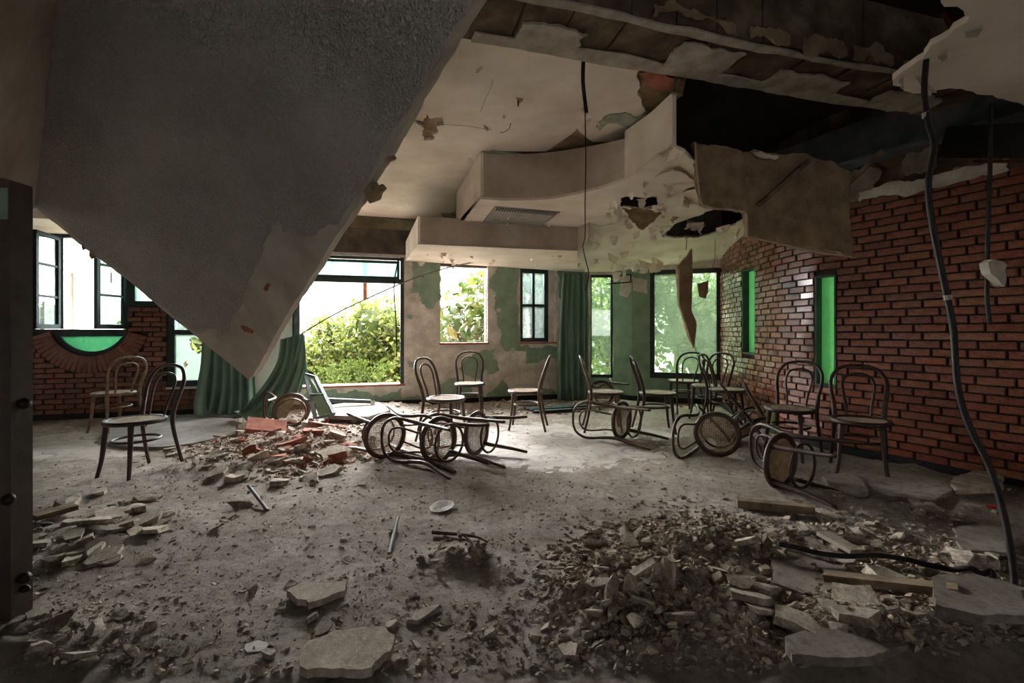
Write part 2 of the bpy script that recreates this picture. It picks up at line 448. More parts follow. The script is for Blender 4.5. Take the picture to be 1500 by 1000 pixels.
# ---- brick layer
def unit_brick(seed):
    r = random.Random(seed); c = .09; j = lambda: r.uniform(-.03,.03)
    o = [(-.5,-.5),(.5,-.5),(.5,.5),(-.5,.5)]
    vs = [(x, .5, z) for x, z in o] + [(x, -.38, z) for x, z in o] + [(x*(1-.035)+j()*.3, -.5+j(), z*(1-c)+j()*.6) for x, z in o]
    fs = [(0,1,2,3)] + [(i,(i+1)%4,4+(i+1)%4,4+i) for i in range(4)] + [(4+i,4+(i+1)%4,8+(i+1)%4,8+i) for i in range(4)] + [(11,10,9,8)]
    return MB().add(vs, fs).mesh('brick')
BR = [unit_brick(i) for i in range(6)]
for b in BR: b.materials.append(M['brick'])
def lay_bricks(items, parent, toM, project):
    "items: (cx, cz, lx, lz, rot); the 300 that show largest become parts, the rest one part"
    scored = []
    for it in items:
        Mx = toM(it); p = project(Mx.translation)
        scored.append((p, it, Mx))
    scored.sort(key=lambda q: -q[0])
    rest = MB()
    for k, (p, it, Mx) in enumerate(scored):
        me = BR[rnd.randrange(6)]
        if k < 300 and p > 0:
            o = obj('brick', me, None, parent); o.matrix_local = Mx
        else:
            rest.add([Mx @ v.co for v in me.vertices], [tuple(f.vertices) for f in me.polygons])
    if rest.v: stuff(rest.build('brickwork', M['brick'], parent, fix=False))
def proj_score(w, occl=lambda x, y: False):
    if w.y < .3: return 0
    x = CX + w.x/w.y*FPX; y = HY - (w.z-EYE)/w.y*FPX
    if x < 46 or x > 1510 or y < -10 or y > 1010 or occl(x, y): return 0
    return 1/w.y
CH = .0695; BL = .225; JT = .017; JH = .0105
def course_segments(z0, z1, lo, hi, off, cut):
    "brick intervals in one course, minus cut intervals"
    segs = []; a = lo - off
    while a < hi:
        s0, s1 = max(a, lo), min(a + BL - JT, hi)
        parts = [(s0, s1)] if s1 > s0 else []
        for c0, c1 in cut:
            new = []
            for p0, p1 in parts:
                if c1 <= p0 or c0 >= p1: new.append((p0, p1)); continue
                if c0 > p0: new.append((p0, c0 - .004))
                if c1 < p1: new.append((c1 + .004, p1))
            parts = new
        segs += [q for q in parts if q[1]-q[0] > .035]
        a += BL
    return segs
items = []
zb = .075; k = 0
VOUT = LR + .245
while zb < ZW(130,344) - .03:
    zc = zb + (CH-JH)/2; cut = []
    for o in OPEN:
        if o[2] - .02 < zc < o[3] + .02: cut.append((o[0]-.002, o[1]+.002))
    dz = zc - LCZ
    if abs(dz) < VOUT and zc < w1[2] + .01:
        h = math.sqrt(VOUT**2 - dz*dz); cut.append((LC[0]-h, LC[0]+h))
    for s0, s1 in course_segments(zb, zb+CH, -7.6, BRU, (k % 2)*BL/2 + rnd.uniform(-.02,.02), cut):
        items.append(((s0+s1)/2, zc, s1-s0, CH-JH, 0))
    zb += CH; k += 1
na = 27
for i in range(na):                                   # bricks standing round the rounded sill
    a = A0 - .02 + (A1 - A0 + .04)*(i+.5)/na
    items.append((LC[0]+(LR+.122)*math.cos(a), LCZ+(LR+.122)*math.sin(a), .235, .058, -a))
def toM_back(it):
    return Matrix.Translation((it[0], .012 + rnd.uniform(-.004,.004), it[1])) @ Matrix.Rotation(it[4] + rnd.gauss(0,.006), 4, 'Y') @ Matrix.Diagonal((it[2], .05, it[3], 1))
slab_hides = lambda x, y: y < 290 + (x-40)*.815
lay_bricks(items, back, toM_back, lambda v: proj_score(WB @ v, slab_hides))
MB().box(UL, BRU, -.03, .014, 0, .075).build('skirting', M['black'], back)
MB().box(BRU+.4, URR-.3, -.012, 0, 0, .085).build('skirting', M['black'], back)
# sills
for a, b, z in ((w3[0]-.02, w3[1]+.02, w3[2]), (w4[0]-.02, w4[1]+.02, w4[2]), (w5[0]-.02, w5[1]+.02, w5[2]), (w2[0], w2[1], w2[2])):
    MB().box(a, b, -.025, TH, z-.028, z+.002).build('window_sill', M['terracotta'] if z != w2[2] else M['plaster'], back)

# ---- green paint left on the plaster: films with ragged outlines
def film(pxs, parent, mat, name='paint_patch', t=.003, amp=.06, seed=1, base=0.0):
    loop = [Vector((UZ(x,y)[0], base, UZ(x,y)[1])) for x, y in pxs]
    return MB().prism(rag(loop, amp, .025, seed), (0, -t, 0)).build(name, mat, parent)
GP = M['greenpaint']
film([(603,380),(645,381),(645,440),(636,450),(625,452),(615,440),(612,428),(600,430)], back, GP, seed=3)
film([(728,388),(762,391),(762,508),(745,514),(735,508),(728,470),(722,450),(722,424),(716,418),(722,402)], back, GP, seed=4)
film([(590,585),(640,580),(650,560),(672,556),(690,560),(700,590),(715,575),(735,556),(750,570),(770,572),(815,573),(815,592),(590,600)], back, GP, seed=5)
film([(670,540),(705,512),(725,510),(722,520),(732,540),(715,548),(705,556),(690,552)], back, GP, seed=6)
film([(770,505),(818,508),(818,525),(790,530),(770,532),(758,520),(750,516)], back, GP, seed=7)
film([(440,585),(470,572),(500,576),(520,570),(560,580),(588,568),(588,596),(440,600)], back, GP, seed=8)
film([(815,392),(862,396),(862,592),(820,590),(822,440)], back, GP, seed=9)
film([(596,460),(604,461),(605,467),(597,466)], back, GP, seed=10, amp=.01)
film([(596,528),(606,530),(607,538),(599,537)], back, GP, seed=11, amp=.01)
film([(350,430),(428,430),(428,600),(350,600)], back, M['white'], 'wall_finish', seed=12, amp=.01)
for i, q in enumerate([[(728,452),(733,451),(733,457),(728,457)], [(752,512),(770,514),(770,530),(755,529)], [(628,485),(640,487),(636,495),(627,493)], [(598,500),(618,504),(612,520),(600,518)], [(690,575),(712,540),(716,560),(704,568)], [(738,532),(800,534),(812,545),(810,560),(770,570),(742,556)]]):
    film(q, back, M['plaster'], 'plaster_patch', t=.006, seed=30+i, amp=.015)
# loose paint skins curling off the plaster
def flake_mesh(seed):
    r = random.Random(seed); n = 5; vs = []
    w0 = r.uniform(.5,1)
    for i in range(n):
        t = i/(n-1); w = w0*(1-.65*t*r.uniform(.7,1.1)); cl = r.uniform(.5,1.1)
        y = .45*t*t*cl; z = -t*(1-.25*t)
        vs += [(-w/2+r.uniform(-.12,.12), y, z), (w/2+r.uniform(-.12,.12), y, z)]
    th = .03; m_ = len(vs); vs2 = vs + [(x, y+th, z) for x, y, z in vs]
    fs = []
    for i in range(n-1):
        a = 2*i; fs += [(a,a+1,a+3,a+2), (a+m_+2,a+m_+3,a+m_+1,a+m_), (a,a+2,a+2+m_,a+m_), (a+1,a+1+m_,a+3+m_,a+3)]
    fs += [(0,m_,m_+1,1), (m_-2,m_-1,2*m_-1,2*m_-2)]
    return MB().add(vs2, fs).mesh('paint_flake')
FLK = [flake_mesh(i) for i in range(8)]
FLKG = [f.copy() for f in FLK]
for f in FLK: f.materials.append(M['ceiling'])
for f in FLKG: f.materials.append(GP)

# ---- far right wall with glazing, in plan A-B-C-D-E
PA, PB, PC, PD, PE = Vector((1.363,8.148,0)), Vector((1.80,8.10,0)), Vector((2.06,7.82,0)), Vector((2.335,7.71,0)), Vector((3.40,7.33,0))
far = struct(empty('wall_far'), 'pale green end wall with two tall glazed openings and a pillar', 'wall')
def vwall(mb, a, b, z0, z1, th=.2):
    d = (b-a).normalized(); o = Vector((-d.y, d.x, 0))*th
    mb.prism([a+Vector((0,0,z0)), b+Vector((0,0,z0)), b+Vector((0,0,z1)), a+Vector((0,0,z1))], o)
WT6, WB6, WT7, WB7 = 2.20, .36, 2.22, .40
mb = MB(); vwall(mb, PB, PC, 0, ZT); vwall(mb, PC, PD, 0, ZT); mb.build('pillar', M['greenwall'], far)
mb = MB(); vwall(mb, PA, PB, 0, WB6); vwall(mb, PD, PE, 0, WB7); mb.build('apron', M['greenwall'], far)
mb = MB(); vwall(mb, PA, PB, WT6, ZT); vwall(mb, PD, PE, WT7, ZT); mb.build('head', M['plaster'], far)
mb = MB()
for a, b in ((PB,PC),(PC,PD),(PD,PE)): 
    d = (b-a).normalized(); o = Vector((d.y,-d.x,0))*.015
    mb.prism([a+o, b+o, b+o+Vector((0,0,.085)), a+o+Vector((0,0,.085))], -o*.95)
mb.build('skirting', M['black'], far)
# bare plaster where paint came off the pillar
def on_plane(px, py, a, b):
    d = (b-a).normalized(); n = Vector((d.y,-d.x,0)); r = Vector(((px-CX)/FPX, 1, (HY-py)/FPX)); c = Vector((0,0,EYE))
    return c + r * ((a-c).dot(n)/r.dot(n)), n
def film_on(pxs, a, b, mat, parent, seed, t=.004, amp=.02, name='plaster_patch'):
    pts = [on_plane(x, y, a, b) for x, y in pxs]; n = pts[0][1]
    return MB().prism(rag([p for p,_ in pts], amp, .04, seed), n*t).build(name, mat, parent)
film_on([(908,403),(925,402),(925,424),(919,436),(908,432),(910,418)], PB, PC, M['plaster'], far, 51)
film_on([(926,405),(938,406),(948,410),(948,430),(938,428),(927,425)], PC, PD, M['plaster'], far, 52)
# panes and frames
def glazing(n, a, b, z0, z1, fr, mat, label, mull=()):
    d = (b-a).normalized(); L = (b-a).length; o = Vector((-d.y, d.x, 0))
    Mx = Matrix(((d.x,o.x,0,a.x),(d.y,o.y,0,a.y),(0,0,1,0),(0,0,0,1)))
    w = struct(empty('window_%d' % n, Mx), label, 'window')
    f = MB().box(0,fr,.02,.09,z0,z1).box(L-fr,L,.02,.09,z0,z1).box(0,L,.02,.09,z0,z0+fr*1.3).box(0,L,.02,.09,z1-fr,z1)
    f.build('window_frame', M['greenframe'], w)
    MB().box(fr,L-fr,.052,.058,z0+fr*1.3,z1-fr).build('pane', mat, w)
    return w
w6 = glazing(6, PA+Vector((.02,0,0)), PB, WB6, WT6, .045, M['glass_clearish'], 'tall narrow streaked window beside the dark green curtain')
w7 = glazing(7, PD, PE-Vector((.02,-.007,0)), WB7, WT7, .075, M['glass_dirty'], 'large grimy fixed window beside the curved brick wall')

# ---- right wall: convex brick wall, path in plan
path = curve([(3.40,7.45,0),(3.235,6.8,0),(3.15,6.3,0),(3.095,5.8,0),(3.07,5.35,0),(3.085,5.0,0),(3.165,4.62,0),(3.44,4.11,0),(3.72,3.58,0),(4.0,3.06,0),(4.8,1.6,0),(6.0,-.65,0),(7.1,-2.7,0)], 10)
plen = [0]
for a, b in zip(path, path[1:]): plen.append(plen[-1] + (b-a).length)
def pat(s):
    i = int(np.searchsorted(plen, s)) - 1; i = max(0, min(i, len(path)-2))
    t = (s-plen[i])/(plen[i+1]-plen[i]); p = path[i].lerp(path[i+1], t); d = (path[min(i+2,len(path)-1)]-path[max(i-1,0)]).normalized()
    return p, d, Vector((d.y, -d.x, 0))              # point, direction, normal away from room? fixed below
_sp = [(k/200, pat(k/200)[0]) for k in range(int(plen[-1]*200))]
_sp = [(k, CX + p.x/p.y*FPX) for k, p in _sp if p.y > 1]
def s_of_px(px): return min(_sp, key=lambda q: abs(q[1]-px))[0]
def into_room(n): return n if n.x < 0 else -n
s_a0, s_a1 = s_of_px(1088), s_of_px(1107)
s_b0, s_b1 = s_of_px(1194), s_of_px(1226)
def z_at(px, py):
    s = s_of_px(px); p = pat(s)[0]; return EYE - (py-HY)/FPX*p.y
SLIT = [(s_a0, s_a1, z_at(1098,519), z_at(1098,393)), (s_b0, s_b1, z_at(1212,566), z_at(1212,402))]
BTOP = 2.43
right = struct(empty('wall_right'), 'varnished red brick wall curving towards the far glazing', 'wall')
def right_strip(mb, z0, z1, off0, off1, cuts=(), s0=0, s1=None, step=.1):
    s1 = s1 or plen[-1]; ss = sorted({s0, s1} | set(np.arange(s0, s1, step).tolist()) | {c for k in cuts for c in k[:2]})
    for a, b in zip(ss, ss[1:]):
        zs = [(z0, z1)]
        for c in cuts:
            if c[0] <= (a+b)/2 <= c[1]: zs = [(z0, c[2]), (c[3], z1)]
        (p, _, n), (q, _, m_) = pat(a), pat(b); n, m_ = into_room(n), into_room(m_)
        for za, zb_ in zs:
            vs = [p+n*off0, q+m_*off0, q+m_*off1, p+n*off1]
            mb.add([v+Vector((0,0,z)) for z in (za, zb_) for v in vs], [(0,3,2,1),(4,5,6,7),(0,1,5,4),(1,2,6,5),(2,3,7,6),(3,0,4,7)])
    return mb
right_strip(MB(), 0, BTOP, -.013, -.25, SLIT).build('mortar_core', M['mortar'], right)
right_strip(MB(), BTOP, ZT, .0, -.25).build('concrete_band', M['concrete'], right)
right_strip(MB(), 0, .075, .03, -.013).build('skirting', M['black'], right)
items = []; zb = .075; k = 0
smax = s_of_px(1499) + 2.4
while zb + CH <= BTOP + .01:
    zc = zb + (CH-JH)/2
    cut = [(c[0]-.002, c[1]+.002) for c in SLIT if c[2]-.02 < zc < c[3]+.02]
    for s0, s1 in course_segments(zb, zb+CH, .02, smax, (k % 2)*BL/2 + .055*((k//2) % 2) + rnd.uniform(-.01,.01), cut):
        items.append(((s0+s1)/2, zc, s1-s0, CH-JH, 0))
    zb += CH; k += 1
def toM_right(it):
    p, d, n = pat(it[0]); n = into_room(n); y = -n; x = y.cross(Vector((0,0,1)))
    c = p + n*(-.012 + rnd.uniform(-.004,.004))
    R = Matrix(((x.x,y.x,0,c.x),(x.y,y.y,0,c.y),(0,0,1,it[1]),(0,0,0,1)))
    return R @ Matrix.Rotation(rnd.gauss(0,.006),4,'Y') @ Matrix.Diagonal((it[2], .05, it[3], 1))
lay_bricks(items, right, toM_right, proj_score)
# plaster left along the top of the bricks
for (s0, s1, z0, z1, sd, mat) in ((s_of_px(1262), s_of_px(1480), BTOP-.02, BTOP+.07, 1, 'plaster'), (s_of_px(1225), s_of_px(1290), BTOP+.03, BTOP+.26, 2, 'dullplaster'), (s_of_px(1330), s_of_px(1372), BTOP+.12, BTOP+.33, 3, 'dullplaster'), (s_of_px(1400), s_of_px(1499)+.6, BTOP-.01, BTOP+.09, 4, 'dullplaster')):
    p, _, n = pat(s0); q, _, _ = pat(s1); n = into_room(n); o = n*.02
    MB().prism(rag([p+o+Vector((0,0,z0)), q+o+Vector((0,0,z0)), q+o+Vector((0,0,z1)), p+o+Vector((0,0,z1))], .05, .04, sd), n*.02).build('plaster_patch', M[mat], right)
for i, c in enumerate(SLIT):
    p, _, n = pat((c[0]+c[1])/2); a, b = pat(c[0])[0], pat(c[1])[0]; n = into_room(n); y = -n; x = y.cross(Vector((0,0,1)))
    hw = (b-a).length/2
    Mx = Matrix(((x.x,y.x,0,p.x),(x.y,y.y,0,p.y),(0,0,1,0),(0,0,0,1)))
    w = struct(empty('window_%d' % (8+i), Mx), ['narrow green glass slit window in the curving brick', 'wider green glass slit window beside two upright chairs'][i], 'window')
    f = .022; yo = (.06, .10)
    MB().box(-hw,-hw+f,-.005,.12,c[2],c[3]).box(hw-f,hw,-.005,.12,c[2],c[3]).box(-hw,hw,-.005,.12,c[2],c[2]+f).box(-hw,hw,-.005,.12,c[3]-f,c[3]).build('window_frame', M['greenframe'], w)
    MB().box(-hw+f,hw-f,.075,.082,c[2]+f,c[3]-f).build('pane', M['glass_green'], w)

# ---- walls out of the frame that close the room
lw = struct(MB().box(-9.2,-9.0,-3.0,2.9,0,3.35).box(-9.2,-9.0,3.5,5.6,0,3.35).box(-9.2,-9.0,2.9,3.5,0,1.0).box(-9.2,-9.0,2.9,3.5,2.1,3.35).build('wall_left', M['plaster']), 'plain plaster side wall with one opening', 'wall')
rw = MB().box(-9.2,.6,-3.2,-3.0,0,3.35).box(1.6,7.4,-3.2,-3.0,0,3.35).box(.6,1.6,-3.2,-3.0,0,1.0).box(.6,1.6,-3.2,-3.0,2.1,3.35)  # rear opening is added to lighten the foreground
struct(rw.build('wall_rear', M['plaster']), 'plain plaster rear wall with one small opening added for light', 'wall')

# ------------------------------------------------------------------ windows of the back wall
def casement(parent, hinge_u, z0, z1, width, ang, side, bars, mat, gmat, y=.03, name='casement', st=.05, pmats=None):
    "leaf hinged at hinge_u, swinging into the room by ang; side=+1 leaf extends to +u when shut"
    e = empty(name, None, parent); e.location = (hinge_u, y, 0); e.rotation_euler = (0, 0, -ang*side)
    x0, x1 = (0, width) if side > 0 else (-width, 0)
    f = MB().box(x0,x0+st,-.02,.025,z0,z1).box(x1-st,x1,-.02,.025,z0,z1).box(x0,x1,-.02,.025,z0,z0+st*1.2).box(x0,x1,-.02,.025,z1-st,z1)
    f.build('stile_frame', mat, e)
    zs = [z0+st*1.2] + list(bars) + [z1-st]
    for b in bars: MB().box(x0+st,x1-st,-.014,.018,b-.016,b+.016).build('glazing_bar', mat, e)
    for i, (a, b) in enumerate(zip(zs, zs[1:])):
        g = gmat if not pmats else pmats[i]
        if g is not None: MB().box(x0+st,x1-st,-.002,.003,a,b).build('pane', g, e)
    return e
def frame(parent, a, b, z0, z1, t=.05, y0=.02, y1=.11, mat='greenframe', name='window_frame'):
    return MB().box(a,a+t,y0,y1,z0,z1).box(b-t,b,y0,y1,z0,z1).box(a+t,b-t,y0,y1,z0,z0+t).box(a+t,b-t,y0,y1,z1-t,z1).build(name, M[mat], parent)
def win(n, label): return struct(empty('window_%d' % n, WB), label, 'window')

W = win(1, 'rounded brick window with open casements and a green glass lobe')
frame(W, w1[0], w1[1], w1[2], w1[3], .045)
zb0, zb1 = w1[2]+.05, w1[3]-.05; hgt = zb1-zb0
MB().box(u(88)-.02,u(88)+.02,.03,.1,zb0,zb1).build('mullion', M['greenframe'], W)
casement(W, u(88)-.01, zb0, zb1, .50, math.radians(86), 1, [zb0+hgt*.34, zb0+hgt*.67], M['dimmedcasement'], M['glass'], -.01)
casement(W, w1[1]-.03, zb0, zb1, .46, math.radians(76), -1, [zb0+hgt*.36, zb0+hgt*.68], M['greenframe'], M['glass'], -.01)
# lobe: frame and pane
out_, in_ = arc(LR, A1, A0, 20), arc(LR-.055, A1, A0, 20)
zt = w1[2]; seg = [(x, min(z, zt)) for x, z in out_]
MB().prism([(x,.03,z) for x,z in seg] + [(x,.03,min(z,zt-.05)) for x,z in in_[::-1]], (0,.07,0)).build('lobe_frame', M['greenframe'], W)
MB().box(u(72),w1[1],.025,.1,zt-.05,zt+.005).build('transom', M['greenframe'], W)
MB().prism([(x,.06,min(z,zt-.05)) for x,z in in_], (0,.006,0)).build('pane', M['glass_lobe'], W)
MB().box(w1[1]-.17,w1[1]-.155,-.08,-.06,ZW(170,415),ZW(170,400)).build('latch', M['iron'], W)
W = win(10, 'small green glazed light beside the rounded brick window')
frame(W, w1b[0], w1b[1], w1b[2], w1b[3], .07)
MB().box(w1b[0]+.07,w1b[1]-.07,.06,.066,w1b[2]+.07,w1b[3]-.07).build('pane', M['glass_mint'], W)

W = win(2, 'dark framed window with broken frosted lower pane by the curtain')
frame(W, *w2, .09)
tz = ZW(290,487)
MB().box(w2[0]+.09,w2[1]-.09,.03,.1,tz-.03,tz+.04).build('transom', M['greenframe'], W)
a, b = w2[0]+.09, w2[1]-.09
hole1 = rag([(x,.06,z) for x,z in (UZ(274,497),UZ(284,493),UZ(297,506),UZ(295,516),UZ(285,518),UZ(277,510))], .02, .02, 5)
hole2 = rag([(x,.06,z) for x,z in (UZ(266,533),UZ(272,528),UZ(274,532),UZ(268,540))], .01, .02, 6)
MB().prism([(a,.06,w2[2]+.09),(b,.06,w2[2]+.09),(b,.06,tz-.03),(a,.06,tz-.03)], (0,.006,0), [hole1, hole2]).build('pane', M['glass_frost'], W)
MB().box(a,b,.06,.066,tz+.04,w2[3]-.09).build('pane', M['glass'], W)

W = win(3, 'wide window opening overlooking the ivy with a tilted pale green top light')
a, b, z0, z1 = w3
tz = ZW(580,411)
MB().box(a,a+.06,.02,.12,z0,z1).box(b-.06,b,.02,.12,z0,z1).box(a+.06,b-.06,.02,.12,z1-.05,z1-.01).build('window_frame', M['greenframe'], W)
MB().box(a+.06,b-.06,.02,.11,tz-.04,tz+.03).build('transom', M['greenframe'], W)
e = empty('top_light', None, W); e.location = (0,.06,tz+.03); e.rotation_euler = (math.radians(9),0,0)
MB().box(a+.07,a+.11,-.02,.02,0,z1-tz-.09).box(b-.11,b-.07,-.02,.02,0,z1-tz-.09).box(a+.11,b-.11,-.02,.02,0,.04).box(a+.11,b-.11,-.02,.02,z1-tz-.13,z1-tz-.09).build('stile_frame', M['greenframe'], e)
MB().box(a+.11,b-.11,-.003,.003,.04,z1-tz-.13).build('pane', M['glass_mint'], e)
casement(W, a+.05, z0+.06, tz-.05, .42, math.radians(76), 1, [z0+.72, z0+.95], M['greyframe'], M['glass'], .0, pmats=[None, M['glass'], M['glass']])
cab = curve([UZ(584,378)[0:1]+(-.02,)+UZ(584,378)[1:], (UZ(577,420)[0],-.03,UZ(577,420)[1]), (UZ(580,470)[0],-.03,UZ(580,470)[1]), (UZ(581,522)[0],-.02,UZ(581,522)[1])], 6)
MB().tube(cab, .012, 6).build('loose_cable', M['cable'], W)

W = win(4, 'unglazed window opening filled by the broad leaved tree')
a, b, z0, z1 = w4
MB().box(a,b,.05,.16,z1-.05,z1).build('head_board', M['door'], W)
for i in range(14):
    MB().box(b-.012,b+.01,.05,.16,z0+.02+i*.068,z0+.074+i*.068).build('brick', M['terracotta'], W)
W = win(5, 'dark four pane window beside the green curtain')
a, b, z0, z1 = w5; b2 = u(806)
frame(W, a, b2, z0, z1, .075, .1, .17)
cx, cz = (a+b2)/2, (z0+z1)/2
MB().box(cx-.022,cx+.022,.1,.16,z0+.07,z1-.07).box(a+.07,b2-.07,.1,.16,cz-.025,cz+.025).build('glazing_bar', M['greenframe'], W)
for x0, x1 in ((a+.075,cx-.022),(cx+.022,b2-.075)):
    for y0, y1 in ((z0+.075,cz-.025),(cz+.025,z1-.075)): MB().box(x0,x1,.13,.135,y0,y1).build('pane', M['glass'], W)
MB().box(b2,b,.1,.2,z0,z1).build('jamb_fill', M['plaster'], W)

# concrete lintel over the wide window
MB().box(u(400),u(618),-.05,0,ZW(590,373),ZW(590,338)).build('lintel', M['lintel'], back)
MB().box(u(400),u(618),-.012,0,ZW(590,338),3.3).build('green_band', pmat('mossy_concrete',(120,112,84),(164,154,124),5,.95,.5,30), back)

# ------------------------------------------------------------------ false ceilings
ZM, Z1 = 2.97, 2.50
def CL(pts, z): return [PZ(x, y, z) for x, y in pts]
main = struct(empty('ceiling_plaster_field'), 'white plaster ceiling field, cracked and peeling, behind the concrete beam', 'ceiling')
edge_r = [(700,50),(760,62),(800,72),(860,84),(915,96),(938,100),(932,112),(938,128),(934,140),(940,152),(946,163),(930,180),(922,205),(900,207),(868,208),(846,188),(838,196)]
front_left = [Vector((-9,5.75,ZM)), Vector((-4,3.78,ZM)), Vector((-.12,2.33,ZM))]   # up to where the panel tore off
back_edge = [PZ(677,308,ZM), WB @ Vector((u(612),.0,ZM)), WB @ Vector((u(612),-.12,ZM)), WB @ Vector((u(500),-.14,ZM)), WB @ Vector((u(430),-.1,ZM)), WB @ Vector((UL,-.1,ZM))]
loop = rag(CL(edge_r, ZM), .012, .05, 11, closed=False) + CL([(800,222),(706,221)], ZM) + back_edge + front_left
star = rag(CL([(606,175),(618,178),(625,166),(632,174),(648,172),(652,182),(640,184),(641,194),(632,197),(636,204),(622,206),(619,196),(617,184)], ZM), .02, .03, 12)
MB().prism(loop, (0,0,.025), [star]).build('plaster', M['ceiling'], main)
loop = CL([(690,46),(760,58),(860,80),(1005,112),(1000,140),(950,170),(925,200)], ZM+.026) + CL([(800,232),(700,232)], ZM+.026) + [Vector((p.x,p.y,ZM+.026)) for p in back_edge + front_left]
MB().prism(loop, (0,0,.03)).build('backing', M['lath'], main)
# scars, hooks and cracks on the plaster
for i, q in enumerate([[(708,183),(715,187),(714,192)], [(756,142),(766,144),(760,151)]]):
    c = PZ(q[0][0], q[0][1], ZM)
    MB().prism(rag([v+Vector((0,0,-.001)) for v in CL(q, ZM)], .01, .02, 40+i), (0,0,-.006)).build('scar', M['lath'], main)
for i, q in enumerate([[(748,180),(746,188),(738,193),(733,194)], [(722,116),(718,130),(708,152),(704,164)], [(640,182),(680,184),(720,190)]]):
    MB().tube([v+Vector((0,0,-.001)) for v in curve(CL(q, ZM), 4)], .0018 if i else .004, 4).build('crack', M['lath'], main)
MB().tube([PZ(759,146,ZM), PZ(759,146,ZM)-Vector((0,0,.05))], .006, 6).build('hook', M['iron'], main)
MB().prism(rag(CL([(937,100),(952,97),(1002,113),(1000,122),(985,126),(960,125),(948,118)], ZM+.02), .01, .04, 15), (0,0,-.03)).build('tile_remnant', M['terracotta'], main)
pal = pmat('green_plaster_edge', (140,152,134), (186,190,174), 9, .9, .4, 40)
for i, q in enumerate([[(704,222),(724,220),(770,226),(782,232),(772,238),(740,228),(706,227)], [(873,185),(890,168),(916,164),(932,172),(946,166),(944,174),(925,190),(905,180),(890,180),(878,192)], [(552,321),(590,321),(610,324),(590,326)], [(646,312),(672,314),(668,320),(650,318)]]):
    z = ZM-.004
    MB().prism(rag(CL(q, z), .015, .04, 60+i), (0,0,-.008)).build('paint_remnant', pal, main)

low = struct(empty('ceiling_lowered_field'), 'lowered false ceiling with curved fascia, torn paint and holes', 'ceiling')
# curved fascia towards the camera
fb = CL([(704,291),(735,293),(770,293),(805,291),(840,285),(875,277),(915,264)], Z1)
ft = [Vector((p.x, p.y, min(ZM-.01, EYE - (yy-HY)/FPX*p.y))) for p, yy in zip(fb, (223,223,223,222,218,212,203))]
def sheet(bot, top, th, mat, name, parent):
    n = len(bot); mb = MB(); vs = []
    for p, q in zip(bot, top): vs += [p, q]
    for i in range(n):
        a, b = bot[max(i-1,0)], bot[min(i+1,n-1)]; d = (b-a).normalized(); nn = Vector((-d.y, d.x, 0))
        if nn.y < 0: nn = -nn
        vs += [bot[i]+nn*th, top[i]+nn*th]
    o = 2*n; fs = []
    for i in range(n-1):
        a = 2*i; fs += [(a,a+2,a+3,a+1), (o+a,o+a+1,o+a+3,o+a+2), (a,o+a,o+a+2,a+2), (a+1,a+3,o+a+3,o+a+1)]
    fs += [(0,1,o+1,o), (o-2,2*o-2,2*o-1,o-1)]
    return mb.add(vs, fs).build(name, mat, parent, smooth=False)
fbc, ftc = curve(fb, 4), curve(ft, 4)
sheet(fbc, ftc, .03, M['fascia'], 'fascia', low)
# left return of the fascia
c0 = fb[0]; c1 = Vector((-.59, 5.43, Z1)); c2_ = c0 + (c1-c0)*1.45
MB().prism([c0+Vector((0,0,.03)), c2_+Vector((0,0,.03)), c2_+Vector((0,0,.46)), c0+Vector((0,0,.46))], (.03,0,0)).build('fascia_return', M['ceiling'], low)
# right piece of the fascia, turned towards the camera
ra, rb = fb[-1], PZ(985,214,Z1)
rt = [Vector((rb.x,rb.y,EYE-(135-HY)/FPX*rb.y)), Vector((ra.x,ra.y,EYE-(192-HY)/FPX*ra.y))]
MB().prism([ra, rb, rt[0], rt[0].lerp(rt[1],.4)-Vector((0,0,.02)), rt[1]], (.035,.02,0)).build('fascia_wing', M['ceiling'], low)
# vent field and torn field: one sheet, level at the front and drooping to the back wall
fa = [c1, fb[0]] + fb[1:]
PF2 = [WB @ Vector((u(606), -2.0, 0)), WB @ Vector((0.75, -1.95, 0))]
f2L, f2R = Vector((PZ(612,357,2.2).x, PZ(612,357,2.2).y, 0)), Vector((PZ(846,367,2.2).x, PZ(846,367,2.2).y, 0))
f2c = PZ(862,352,2.28); f2c.z = 0
def zt_(p):                                           # height of the torn field
    s = (p - W0).dot(-WO)
    if p.x < f2c.x and s > 1.6: return Z1
    t = max(0, min(1, (s-.2)/2.6)); return 2.25 + .25*t*t*(3-2*t)
outer_xy = [v.copy() for v in fb] + [rb.copy()] + CL([(1003,222),(1018,240),(1024,270),(1028,300),(1050,306),(1078,308),(1092,318),(1098,348)], 2.45)
endp = s_of_px(1092)
wallpts = [pat(s)[0] for s in np.linspace(endp, .1, 9)]
outer = outer_xy + wallpts + [PD.copy(), PC.copy(), PB.copy(), PA.copy()] + [f2R + (WB.to_3x3() @ Vector((0,1.9,0)))] 
rear_u = (f2R - W0).dot(WD)
outer[-1] = WB @ Vector((u(846), 0, 0))
outer += [Vector((f2R.x, f2R.y, 0)), f2c + Vector((-.02,-.35,0)), Vector((f2R.x-.05, f2R.y-.42, 0)), c1.copy()]
